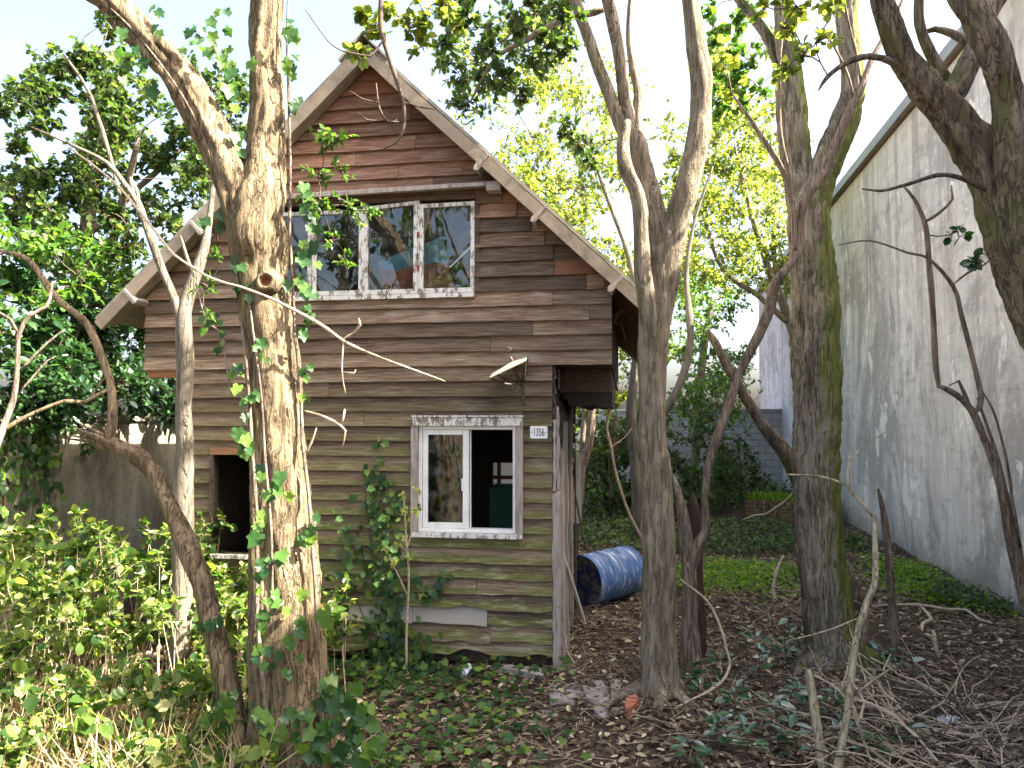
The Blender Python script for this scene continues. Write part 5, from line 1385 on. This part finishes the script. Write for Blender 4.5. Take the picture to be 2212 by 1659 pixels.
for i, s in enumerate([
    [(600, 1720, 4.26, 10), (575, 1500, 4.27, 9), (558, 1300, 4.29, 9), (552, 1100, 4.32, 8), (540, 900, 4.36, 7), (527, 750, 4.40, 7), (512, 600, 4.42, 6), (490, 450, 4.40, 6), (440, 300, 4.36, 5), (380, 190, 4.3, 5), (300, 80, 4.25, 5), (240, 20, 4.2, 4)],
    [(700, 1700, 4.3, 10), (690, 1400, 4.34, 8), (672, 1150, 4.38, 8), (655, 950, 4.42, 8), (645, 800, 4.44, 7), (632, 650, 4.44, 7), (625, 500, 4.44, 7), (628, 380, 4.46, 6), (625, 250, 4.5, 6), (620, 100, 4.54, 6), (622, -40, 4.58, 5)],
    [(590, 1330, 4.24, 6), (585, 1150, 4.27, 6), (572, 1000, 4.29, 6), (562, 850, 4.32, 5), (545, 700, 4.34, 5), (535, 640, 4.36, 4)],
    [(420, 600, 5.3, 3), (445, 690, 4.9, 4), (478, 720, 4.7, 4), (490, 780, 4.6, 4), (505, 860, 4.5, 4)]]):
    V, Fc, q = tube(px(s), .05, 6, .08, .05, .004, seed=i + 3)
    obj('stem', V - ib, Fc, M['bark_thin'], ivy, True)
CL = [  # dx, dy, spread, n, size(d), Y
    (265, 70, 45, 7, 34, 4.22), (345, 30, 45, 6, 34, 4.25), (430, 90, 28, 6, 36, 4.3), (470, 50, 30, 5, 30, 4.35), (300, 130, 25, 4, 40, 4.25), (330, 170, 18, 2, 44, 4.3),
    (495, 200, 20, 3, 40, 4.4), (520, 130, 25, 4, 36, 4.45), (530, 330, 22, 5, 40, 4.45), (505, 300, 18, 3, 34, 4.42), (548, 400, 15, 2, 30, 4.42), (445, 480, 25, 4, 34, 4.4),
    (622, 60, 16, 6, 36, 4.5), (628, 140, 14, 5, 34, 4.5), (632, 220, 10, 3, 26, 4.48),
    (660, 405, 16, 4, 34, 4.42), (668, 470, 18, 6, 36, 4.40), (660, 540, 16, 6, 36, 4.40), (655, 600, 18, 6, 34, 4.40), (662, 660, 14, 5, 30, 4.41), (655, 720, 10, 3, 28, 4.41), (660, 800, 10, 3, 28, 4.42), (662, 860, 8, 2, 26, 4.42),
    (462, 700, 22, 5, 22, 4.8), (485, 745, 14, 3, 26, 4.6), (500, 800, 18, 3, 34, 4.4), (530, 620, 16, 4, 36, 4.38), (515, 570, 16, 3, 30, 4.38),
    (560, 760, 26, 3, 30, 4.28), (535, 870, 20, 5, 32, 4.32), (540, 960, 30, 8, 34, 4.28), (580, 1045, 25, 4, 40, 4.22), (560, 1100, 30, 5, 40, 4.22), (570, 1190, 30, 5, 44, 4.2), (665, 1150, 16, 4, 34, 4.34),
    (690, 1120, 12, 2, 34, 4.34), (610, 1270, 35, 5, 34, 4.2), (580, 1320, 25, 4, 32, 4.18), (625, 1360, 20, 5, 30, 4.18), (700, 1330, 14, 2, 44, 4.28), (600, 1430, 30, 4, 32, 4.16), (570, 1420, 40, 4, 34, 4.16),
    (640, 1530, 35, 6, 40, 4.14), (560, 1560, 30, 4, 40, 4.14), (715, 1480, 28, 8, 40, 4.2), (755, 1510, 32, 9, 42, 4.2), (770, 1580, 34, 10, 48, 4.2), (710, 1580, 30, 8, 42, 4.18), (610, 1620, 40, 6, 44, 4.12), (690, 1640, 35, 6, 44, 4.14), (800, 1540, 18, 3, 40, 4.2),
    (515, 1500, 25, 4, 40, 4.25), (480, 1560, 30, 4, 36, 4.25), (440, 1340, 20, 3, 40, 4.35)]
for (cx, cy, sp, n, sz, Yd) in CL:
    for _ in range(int(n * 1.2 + .5)):
        a, b = cx + rng.normal(0, sp * .7), cy + rng.normal(0, sp * .8)
        Yq = Yd + rng.uniform(-.04, .08)
        p_ = P(a, b, Yq) - ib
        place_leaf(random.choice(IV), ivy, p_, (rng.normal(0, .5), rng.normal(-.25, .25), -1 + rng.normal(0, .35)), (rng.normal(0.1, .45), -1, .55 + rng.normal(0, .35)), sz / FPX * Yq * rng.uniform(.5, 1.0))

# ivy on the house front
hi = empty('climbing_ivy', tuple(H2W(-1.42, -.06, 0)), 'ivy creeping up the mossy boards left of the sliding window', 'ivy', rz=-HA)
pts = []
for (cx, cy, sx, sy, n) in [(818, 1060, 14, 45, 60), (845, 1110, 20, 40, 45), (850, 1330, 28, 80, 170), (880, 1420, 40, 30, 110), (830, 1180, 16, 50, 40), (780, 1200, 22, 40, 26), (745, 1150, 15, 30, 14), (940, 1260, 14, 20, 22), (800, 1440, 60, 25, 80)]:
    for _ in range(n):
        x, z = front(rng.normal(cx, sx), rng.normal(cy, sy)); pts.append((x + 1.42, rng.uniform(-.05, .02), max(z, .03)))
pts = np.array(pts); n = len(pts)
link(bpy.data.objects.new('foliage', leaves_mesh('foliage', pts, np.stack([rng.normal(0, .5, n), rng.normal(-.2, .2, n), -np.ones(n) * .8 + rng.normal(0, .4, n)], 1), np.stack([rng.normal(0, .4, n), -np.ones(n), rng.uniform(.2, .9, n)], 1), rng.uniform(.035, .075, n), M['ivy_m'], T_IVY)), hi)['kind'] = 'stuff'
for s in [[(0.05, 0, 0, .006), (.02, .02, .4, .005), (-.05, .02, .8, .005), (-.12, .02, 1.2, .004), (-.14, .02, 1.45, .003)], [(.12, 0, 0, .006), (.12, .015, .5, .005), (.04, .02, .9, .004), (.02, .02, 1.3, .003)], [(.0, 0, 0, .005), (-.2, .02, .5, .004), (-.35, .02, .9, .003)]]:
    V, Fc, q = tube(s, .05, 5, .08, .05, .006); obj('stem', V, Fc, M['twig_dark'], hi, True)
ps, pss = make_tree('pale_seedling', [[(876, 1445, 5.9, 6), (877, 1380, 5.88, 6), (882, 1300, 5.85, 5), (884, 1240, 5.82, 5), (878, 1160, 5.8, 4), (872, 1060, 5.8, 3)], [(882, 1290, 5.85, 3), (860, 1240, 5.8, 3), (840, 1200, 5.78, 2)], [(878, 1190, 5.8, 3), (896, 1120, 5.78, 2), (905, 1050, 5.78, 2)]],
    'twig', 'spindly seedling with pale yellow leaves in front of the sliding window jamb', 'seedling', segs=6)
add_foliage(ps, [(P(a, b, 5.8), r) for a, b, r in [(872, 1070, .06), (868, 1100, .06), (880, 1130, .06), (876, 1165, .07), (862, 1180, .05), (845, 1205, .05), (832, 1190, .04), (905, 1060, .05), (900, 1100, .05), (850, 1225, .05), (885, 1210, .05)]], 'lf_pale', 4, 6, .028, T_ROUND, 'twig', stems=pss)

# ================================================================== GROUND COVER
def stuff(name, label, me, cat=None):
    o = bpy.data.objects.new(name, me); link(o)
    return tag(o, label, cat, kind='stuff')
# sunlit bramble thicket on the left
bl = []
while len(bl) < 420:
    x, y = rng.uniform(-4.5, -1.25), rng.uniform(3.7, 6.75)
    if x < Wx(y) + .25: continue
    if x > -1.9 and y > 4.9 and rng.random() < .5: continue
    h = np.interp(y, [3.7, 4.5, 5.2, 6.0, 6.8], [.25, .50, .85, 1.12, 1.05]) * (1.0 if x < -2.3 else .66) * rng.uniform(.85, 1.15)
    bl.append(((x, y, h * rng.uniform(.25, 1.0) ** .7), rng.uniform(.12, .22)))
tw, lf = sprays(bl, 7, 9, .052, up=.35, droop=.2)
lf[3][:] *= np.where(rng.random(len(lf[3])) < .18, 1.7, rng.uniform(.6, 1.05, len(lf[3])))
o = stuff('bramble_thicket', 'sunlit tangle of small-leaved brambles filling the left of the yard', leaves_mesh('bramble_thicket', lf[0][lf[0][:, 2] > .0], lf[1][lf[0][:, 2] > .0], lf[2][lf[0][:, 2] > .0], lf[3][lf[0][:, 2] > .0], M['lf_under'], T_ROUND), 'brambles')
q0 = np.array([(*np.array(c)[:2] + rng.normal(0, .1, 2), 0.0) for c, r in bl]); q1 = np.array([c for c, r in bl])
o2 = bpy.data.objects.new('stems', twigs_mesh('stems', np.vstack([tw[0], q0]), np.vstack([tw[1], q1]), np.concatenate([tw[2] * .6, np.full(len(q0), .005)]), np.concatenate([tw[3] * .6, np.full(len(q0), .003)]), M['twig']))
link(o2, o); o2['kind'] = 'stuff'
# a few taller leafy shoots above the thicket
for (a, b, c) in [(210, 1040, 5.6), (120, 1120, 5.4), (440, 1290, 4.9), (470, 1330, 4.9)]:
    pass
# dry grass
n = 4200
gxy = np.stack([rng.uniform(-3.4, -1.3, n), rng.uniform(3.9, 5.4, n)], 1)
gp = np.stack([gxy[:, 0], gxy[:, 1], Gv(gxy[:, 0], gxy[:, 1])], 1)
stuff('dry_grass', 'straw-coloured dead grass at the foot of the brambles', leaves_mesh('dry_grass', gp, np.stack([rng.normal(0, .8, n), rng.normal(0, .8, n), rng.uniform(.3, 1.2, n)], 1), sphere_dirs(n), rng.uniform(.15, .5, n), M['straw'],
      (np.array([(.012, 0, 0), (-.012, 0, 0), (-.009, .55, .06), (.009, .55, .06), (.002, 1, -.08), (-.002, 1, -.08)]), np.array([(0, 1, 2, 3), (3, 2, 5, 4)]))), 'grass')
# ground ivy before the house
def inside_house(x, y):
    q = np.stack([x, y, np.zeros_like(x)], 1) - CORNER
    hx = q @ EX; hy = q @ EY
    return (hx > -3.16) & (hx < .05) & (hy > -.03) & (hy < DL + .1)
n = 2300
x = rng.uniform(-2.2, .45, n); y = rng.uniform(4.2, 6.3, n)
dens = np.clip(1.25 - np.abs(x + .75) * .55 - np.maximum(0, x + .1) * 1.0, 0.04, 1) * (.55 + .45 * np.sin(x * 3.1 + 1) * np.cos(y * 3.7)) + np.where(y > 5.75, .3, 0)
kp_ = (rng.random(n) < dens) & ~inside_house(x, y)
x, y = x[kp_], y[kp_]; n = len(x)
stuff('ground_ivy', 'low ivy leaves creeping over the soil before the house', leaves_mesh('ground_ivy', np.stack([x, y, Gv(x, y) + rng.uniform(.02, .13, n)], 1), np.stack([rng.normal(0, 1, n), rng.normal(-.3, 1, n), rng.normal(-.1, .25, n)], 1), np.stack([rng.normal(0, .3, n), rng.normal(-.25, .3, n), np.ones(n)], 1), rng.uniform(.03, .075, n), M['ivy_m'], T_IVY), 'ivy')
# leaf litter
n = 42000
x = rng.uniform(-3.5, 6.5, n); y = 4.0 + 11 * rng.random(n) ** 1.4
kp_ = ~inside_house(x, y) & (np.stack([x, y, 0 * x], 1) @ WN < W0 @ WN - .05) & (rng.random(n) < .45 + .55 * (np.sin(x * 2.2 + y) * np.cos(y * 1.7 - x) * .5 + .5))
x, y = x[kp_], y[kp_]; n = len(x)
stuff('leaf_litter', 'brown fallen leaves scattered over the whole yard', leaves_mesh('leaf_litter', np.stack([x, y, Gv(x, y) + rng.uniform(.006, .03, n)], 1), np.stack([rng.normal(0, 1, n), rng.normal(0, 1, n), rng.normal(0, .22, n)], 1), np.stack([rng.normal(0, .4, n), rng.normal(0, .4, n), np.ones(n)], 1), rng.uniform(.03, .08, n), M['lf_litter'], T_CURL), 'leaves')
n = 3500
x = rng.uniform(-1.2, 5.5, n); y = 4.0 + 8 * rng.random(n) ** 1.4
kp_ = ~inside_house(x, y) & (np.stack([x, y, 0 * x], 1) @ WN < W0 @ WN - .1); x, y = x[kp_], y[kp_]; n = len(x)
a = rng.uniform(0, 6.28, n); L = rng.uniform(.05, .3, n)
p0 = np.stack([x, y, Gv(x, y) + .015], 1); p1 = p0 + np.stack([np.cos(a) * L, np.sin(a) * L, rng.normal(.01, .02, n)], 1)
stuff('fallen_twigs', 'fine dead twigs lying among the fallen leaves', twigs_mesh('fallen_twigs', p0, p1, rng.uniform(.0015, .004, n), rng.uniform(.001, .002, n), M['twig']), 'twigs')
# low bright green herbs
def herb(name, label, pts_fn, n, sz, mat='lf_moss', h=.16):
    x, y = pts_fn(n)
    kp = (np.stack([x, y, 0 * x], 1) @ WN < W0 @ WN - .05)
    x, y = x[kp], y[kp]; m = len(x)
    f = .5 + .5 * np.sin(x * 3.1 + 1.3) * np.cos(y * 2.3)
    return stuff(name, label, leaves_mesh(name, np.stack([x, y, Gv(x, y) + rng.uniform(.01, h, m) * (.35 + .65 * f)], 1), np.stack([rng.normal(0, 1, m), rng.normal(0, 1, m), rng.normal(.2, .5, m)], 1), np.stack([rng.normal(0, .5, m), rng.normal(0, .5, m), np.ones(m)], 1), rng.uniform(.5, 1.2, m) * sz, M[mat], T_ROUND), 'ground cover')
herb('clover_patch', 'bright green herb patch behind the low fork of the leaning tree', lambda n: (rng.normal(2.8, .5, n) + .15 * np.sin(np.arange(n)), rng.normal(9.7, .55, n)), 3600, .05)
herb('wall_herbs', 'bright green herbs along the foot of the plaster wall', lambda n: ((lambda t: (4.65 + t * .5 + rng.normal(0, .22, n), 8.2 + t * 2.2 + rng.normal(0, .3, n)))(rng.random(n))), 2600, .05)
herb('low_shrubs', 'grey-green low shrubs in front of the mossy planter', lambda n: (rng.uniform(2.2, 5.6, n), rng.uniform(11.4, 14.6, n)), 5000, .07, 'lf_dark', .22)
herb('corner_ivy', 'dark ivy clump at the base of the plaster wall', lambda n: (rng.normal(4.95, .22, n), rng.normal(8.35, .3, n)), 1200, .06, 'lf_dark', .3)
herb('far_cover', 'shaded undergrowth spread across the far end of the yard', lambda n: (rng.uniform(-1, 7.5, n), rng.uniform(16.5, 23, n)), 6000, .12, 'lf_dark', .4)
herb('drum_cover', 'sparse green undergrowth on the ground behind the drum', lambda n: (rng.uniform(.6, 2.6, n), rng.uniform(11.5, 15, n)), 2500, .08, 'lf_dark', .25)

# ================================================================== LAUREL SEEDLINGS (each leaf its own part)
LV = []
for sh in range(3):
    TV = np.array([(0, 0, 0), (.17, .2, .05), (.25, .5, .06), (.17, .8, .03), (0, 1, -.05), (-.17, .8, .03), (-.25, .5, .06), (-.17, .2, .05), (0, .5, 0)])
    TV[:, 2] += rng.normal(0, .015, 9)
    LV.append(fastmesh('laurel_leaf', TV, np.array([(0, 1, 8), (1, 2, 8), (2, 3, 8), (3, 4, 8), (4, 5, 8), (5, 6, 8), (6, 7, 8), (7, 0, 8)]), M['laurel'], smooth=True))
for i, (a, b, h, nl) in enumerate([(1545, 1478, .22, 12), (1640, 1470, .34, 18), (1700, 1440, .36, 16), (1600, 1560, .22, 18), (1515, 1530, .2, 10), (1560, 1630, .22, 16), (1670, 1600, .24, 18), (1630, 1660, .2, 14), (1735, 1420, .36, 14), (1790, 1560, .22, 16), (1905, 1450, .26, 14), (1965, 1455, .25, 12), (1880, 1640, .18, 16), (1950, 1620, .2, 12), (1710, 1540, .22, 16), (1720, 1650, .2, 14), (1835, 1600, .15, 10), (2015, 1545, .14, 8), (1480, 1490, .2, 9), (1500, 1650, .15, 10)]):
    g = ground(a, b)
    lab, grp = (('glossy laurel seedling at the foot of the grey-brown branching tree', 'laurel seedlings by the branching tree') if a < 1562 else
                ('glossy laurel seedling between the branching tree and the short stake', 'laurel seedlings before the stake') if a < 1690 else
                ('glossy laurel seedling close around the short yellowish stake', 'laurel seedlings round the stake') if a < 1800 else
                ('glossy laurel seedling between the pale cut sapling and the twig heap', 'laurel seedlings by the twig heap'))
    rt = empty('laurel_seedling', g, lab, 'seedling', grp)
    top = (rng.normal(0, .05), rng.normal(0, .05), h)
    V, Fc, q = tube([(0, 0, -.02, .005), (rng.normal(0, .02), rng.normal(0, .02), h * .5, .004), (*top, .002)], .05, 5, .02, 0)
    obj('stem', V, Fc, M['twig_dark'], rt)
    for j in range(int(nl * 1.1)):
        t = rng.uniform(.25, 1.0)
        an = j * 2.4 + rng.normal(0, .3); rr = rng.uniform(.0, .05) * (1.3 - .5 * t)
        pos = (top[0] * t + rr * math.cos(an), top[1] * t + rr * math.sin(an), h * t + rng.normal(0, .01))
        place_leaf(random.choice(LV), rt, pos, (math.cos(an), math.sin(an), rng.normal(.15, .3)), (rng.normal(0, .25), rng.normal(-.15, .25), 1), rng.uniform(.065, .12))

# ================================================================== TWIG PILES
TM = []
def kinked(pts, segs=5):
    V, Fc = [], []
    for i in range(len(pts)):
        p = np.array(pts[i][:3]); r = pts[i][3]
        for j in range(segs):
            a = 6.2832 * j / segs
            V.append((p[0], p[1] + r * math.cos(a), p[2] + r * math.sin(a)))
    for i in range(len(pts) - 1):
        for j in range(segs):
            Fc.append((i * segs + j, i * segs + (j + 1) % segs, (i + 1) * segs + (j + 1) % segs, (i + 1) * segs + j))
    Fc += [tuple(reversed(range(segs))), tuple(range((len(pts) - 1) * segs, len(pts) * segs))]
    return V, Fc
for i in range(10):
    x, yy, zz, r = 0.0, 0.0, 0.0, rng.uniform(.003, .008)
    ptsT = []; dy_, dz_ = rng.normal(0, .25), rng.normal(0, .1)
    while x < .62:
        ptsT.append((x, yy, zz, r)); st = rng.uniform(.04, .13)
        dy_ = .6 * dy_ + rng.normal(0, .28); dz_ = .5 * dz_ + rng.normal(0, .15)
        x += st; yy += dy_ * st; zz += dz_ * st; r *= .86
    k = MB(); k.add(*kinked(ptsT))
    for bi in range(1, len(ptsT) - 1):
        if rng.random() < .6:
            b0 = np.array(ptsT[bi][:3]); L_ = rng.uniform(.06, .26); sg2 = rng.choice([-1, 1])
            q = [(*b0, ptsT[bi][3] * .7)]
            for t in (.35, .7, 1.0): q.append((b0[0] + L_ * t * .75, b0[1] + sg2 * L_ * t * .55 + rng.normal(0, .015), b0[2] + rng.normal(0, .02), ptsT[bi][3] * .7 * (1 - .7 * t)))
            k.add(*kinked(q, 4))
    TM.append(mesh('twig', k.v, k.f, M['twig' if i % 3 else 'twig_dark'], False))
def pile(label, fn, n, name='brush_pile', s0=.7, s1=1.5, tilt=.22):
    c = fn(); rt = empty(name, (c[0], c[1], G(c[0], c[1])), label, 'brush pile')
    for _ in range(n):
        p = fn()
        o = bpy.data.objects.new('twig', random.choice(TM)); link(o, rt)
        o.location = (p[0] - c[0], p[1] - c[1], p[2] + G(p[0], p[1]) - G(c[0], c[1]))
        o.rotation_euler = (rng.uniform(0, 6.28), rng.normal(-.12, tilt), rng.uniform(0, 6.28))
        s = rng.uniform(s0, s1); o.scale = (s, s * rng.uniform(.8, 1.6), s * rng.uniform(.8, 1.6))
pile('heap of tangled pale dead twigs on the soil below the wall sapling', lambda: (lambda y: (rng.uniform(2.0 + .25 * (y - 4.2), 2.75 + .55 * (y - 4.2)), y, abs(rng.normal(.02, .035))))(rng.uniform(4.1, 5.7)), 260, tilt=.10)
pile('dark heap of brushwood against the left of the mossy trunk', lambda: (rng.normal(2.6, .28), rng.normal(7.6, .22), abs(rng.normal(.08, .12))), 70, s0=.5, s1=.85, tilt=.45)
pile('thin scatter of dead twigs before the grey-brown branching tree', lambda: (rng.uniform(.4, 2.2), rng.uniform(4.4, 7.5), .02), 60, s0=.4, s1=.9, tilt=.08)
for i, (pts, lab) in enumerate([
    ([(1470, 1250, 5.6, 3), (1530, 1310, 5.6, 5), (1565, 1400, 5.55, 6), (1578, 1440, 5.5, 6), (1560, 1475, 5.4, 6), (1500, 1510, 5.3, 5), (1440, 1545, 5.25, 4)], 'long pale bent twig arching beside the base of the branching tree'),
    ([(1700, 1330, 8.2, 8), (1670, 1290, 8.4, 9), (1672, 1240, 8.5, 8), (1690, 1200, 8.6, 5)], 'crooked dead branch sticking up from the dark brushwood heap'),
    ([(1880, 1312, 8.2, 5), (1950, 1305, 8.0, 6), (2060, 1315, 7.6, 6), (2140, 1350, 7.0, 4)], 'long dark branch lying along the foot of the plaster wall'),
    ([(1990, 1318, 7.2, 5), (2015, 1335, 6.9, 8), (2000, 1350, 6.7, 8), (2003, 1372, 6.5, 5)], 'hooked pale branch stub lying before the wall herbs'),
    ([(2022, 1365, 6.1, 9), (2026, 1400, 6.1, 8), (2032, 1425, 6.1, 6)], 'short white-flecked stub standing in the soil near the wall'),
    ([(1605, 1120, 13, 3), (1660, 1105, 12.5, 5), (1710, 1070, 12, 5), (1745, 1030, 11.5, 4)], 'pale dead branch leaning from the mossy planter')]):
    s = px(pts); b = np.array(s[0][:3])
    V, Fc, q = tube(s, .04, 7, .06, .04, .012, seed=i)
    tag(obj('fallen_branch', V - b, Fc, M['twig'], None, True, b), lab, 'branch')

# ================================================================== PLANTER, RUBBLE, LITTER
g0 = ground(1622, 1119)
plt = empty('mossy_planter', (g0[0], g0[1], 0), 'mossy brick planter box with grass on top by the block wall', 'planter', rz=-rad(28))
M['mossbrick'] = bark('mossy_brick', (0.10, 0.07, 0.045), (0.21, 0.14, 0.085), (0.30, 0.22, 0.14), moss=(0.10, 0.12, 0.03), mossx=-.2, scale=.5)
for i in range(5):                                   # courses of the two visible faces
    z0 = -.02 + i * .078
    for j in range(7):
        o_ = (.11 if i % 2 else 0)
        box('brick', (j * .23 - o_ + .002, j * .23 + .218 - o_, -.002 + random.uniform(-.004, .004), .10, z0, z0 + .07), M['mossbrick'], plt)
    for j in range(4):
        o_ = (.11 if i % 2 else 0)
        box('side_brick', (-.115 - o_ * .0, -.006 + random.uniform(-.004, .004), .0 + j * .23 + .002, j * .23 + .218, z0, z0 + .07), M['mossbrick'], plt)
box('fill', (-.01, 1.5, .09, .95, -.02, .33), M['soil'], plt)
n = 1500
px_ = np.stack([rng.uniform(-.1, 1.5, n), rng.uniform(0, .95, n), .34 + rng.uniform(0, .09, n)], 1)
link(bpy.data.objects.new('turf', leaves_mesh('turf', px_, np.stack([rng.normal(0, .6, n), rng.normal(0, .6, n), np.ones(n)], 1), sphere_dirs(n), rng.uniform(.04, .1, n), M['lf_moss'], T_LEAF)), plt)['kind'] = 'stuff'

M['slab'] = plain('broken_pale_concrete', (0.30, 0.265, 0.24), 0.9, 0.25, 9, bump=0.6)
M['brickred'] = plain('broken_red_brick', (0.42, 0.15, 0.09), 0.9, 0.3, 14, bump=0.5)
def chunk(name, dpts, thick, mat, label, cat, group=None, lift=.012):
    g = [ground(a, b) for a, b in dpts]; c = np.mean(g, 0)
    V = [(p[0] - c[0], p[1] - c[1], lift + rng.normal(0, .004)) for p in g]
    n = len(V)
    V = [(x, y, z + thick) for x, y, z in V] + [(x * 1.04, y * 1.04, -.03) for x, y, z in V]
    o = obj(name, V, [tuple(range(n)), tuple(range(2 * n - 1, n - 1, -1))] + [(i, i + n, (i + 1) % n + n, (i + 1) % n) for i in range(n)], mat, None, False, (c[0], c[1], G(c[0], c[1])))
    m = o.modifiers.new('bevel', 'BEVEL'); m.width = .006; m.segments = 1
    return tag(o, label, cat, group)
chunk('concrete_chunk', [(1185, 1508), (1215, 1492), (1252, 1490), (1262, 1520), (1240, 1532), (1190, 1530)], -.002, M['slab'], 'flat pale concrete piece nearest the house corner in the trodden path', 'rubble', 'broken concrete in the path')
chunk('concrete_chunk', [(1255, 1488), (1300, 1483), (1312, 1500), (1316, 1528), (1290, 1538), (1266, 1522)], -.002, M['slab'], 'squarish pale concrete piece in the middle of the broken paving', 'rubble', 'broken concrete in the path')
chunk('concrete_chunk', [(1282, 1542), (1314, 1532), (1322, 1556), (1302, 1566)], -.002, M['slab'], 'small pointed concrete piece at the lower end of the broken paving', 'rubble', 'broken concrete in the path')
chunk('concrete_chunk', [(1318, 1484), (1340, 1482), (1342, 1520), (1322, 1524)], -.002, M['slab'], 'narrow upright-edged concrete piece next to the branching tree', 'rubble', 'broken concrete in the path')
chunk('concrete_chunk', [(1170, 1542), (1200, 1538), (1206, 1550), (1176, 1556)], -.002, M['slab'], 'thin concrete sliver lying apart in the dark soil', 'rubble', 'broken concrete in the path')
chunk('brick_fragment', [(1352, 1540), (1374, 1528), (1382, 1542), (1362, 1566), (1350, 1562)], .045, M['brickred'], 'broken orange-red brick at the root of the branching tree', 'brick')
chunk('stone_kerb', [(1085, 1448), (1180, 1462), (1172, 1475), (1075, 1456)], .03, M['slab'], 'pale stone strip under the rotten bottom board of the house', 'stone')
# crumpled litter
M['plastic'] = plain('crumpled_white_plastic', (0.70, 0.73, 0.78), 0.35, 0.12, 20, spec=0.6)
def crumple(name, dx, dy, size, label, cat='litter', flat=.5):
    g = ground(dx, dy)
    bm = bmesh.new(); bmesh.ops.create_icosphere(bm, subdivisions=3, radius=1)
    sd = rng.uniform(0, 50)
    for v_ in bm.verts:
        n_ = mnoise.noise(v_.co * 1.7 + Vector((sd, 0, 0))) * .55 + abs(mnoise.noise(v_.co * 4 + Vector((0, sd, 0)))) * .4
        v_.co = v_.co * (0.8 + n_) * size; v_.co.z *= flat
    me = bpy.data.meshes.new(name); bm.to_mesh(me); bm.free(); me.materials.append(M['plastic'])
    o = bpy.data.objects.new(name, me); link(o); o.location = (g[0], g[1], g[2] + size * flat * .5)
    return tag(o, label, cat)
crumple('plastic_bag', 1010, 1458, .05, 'crumpled grey plastic bag against the bottom board of the house', 'bag', 1.1)
crumple('paper_scrap', 773, 1630, .03, 'white crumpled paper scrap beside the ivy at the forked trunk', 'litter', 1.2)
crumple('paper_scrap', 960, 1548, .024, 'small white scrap lying in the ground ivy midway to the path', 'litter')
crumple('paper_scrap', 990, 1612, .035, 'flat white scrap among twigs in front of the ground ivy', 'litter', .25)
crumple('plastic_sheet', 2050, 1565, .085, 'crumpled bluish plastic sheet caught in the heap of pale twigs', 'litter', .3)
crumple('bottle_scrap', 2105, 1600, .035, 'small pale plastic lump in the heap of pale twigs', 'litter', .6)
g = ground(470, 1575)
ob = obj('white_block', *(lambda k: (k.v, k.f))(MB().box(-.13, .13, -.06, .06, -.03, .1)), M['slab'], None, False, (g[0], g[1], g[2])); ob.rotation_euler = (0.05, .04, .3)
m = ob.modifiers.new('bevel', 'BEVEL'); m.width = .01; tag(ob, 'pale concrete block half hidden in the sunlit dry grass', 'block')
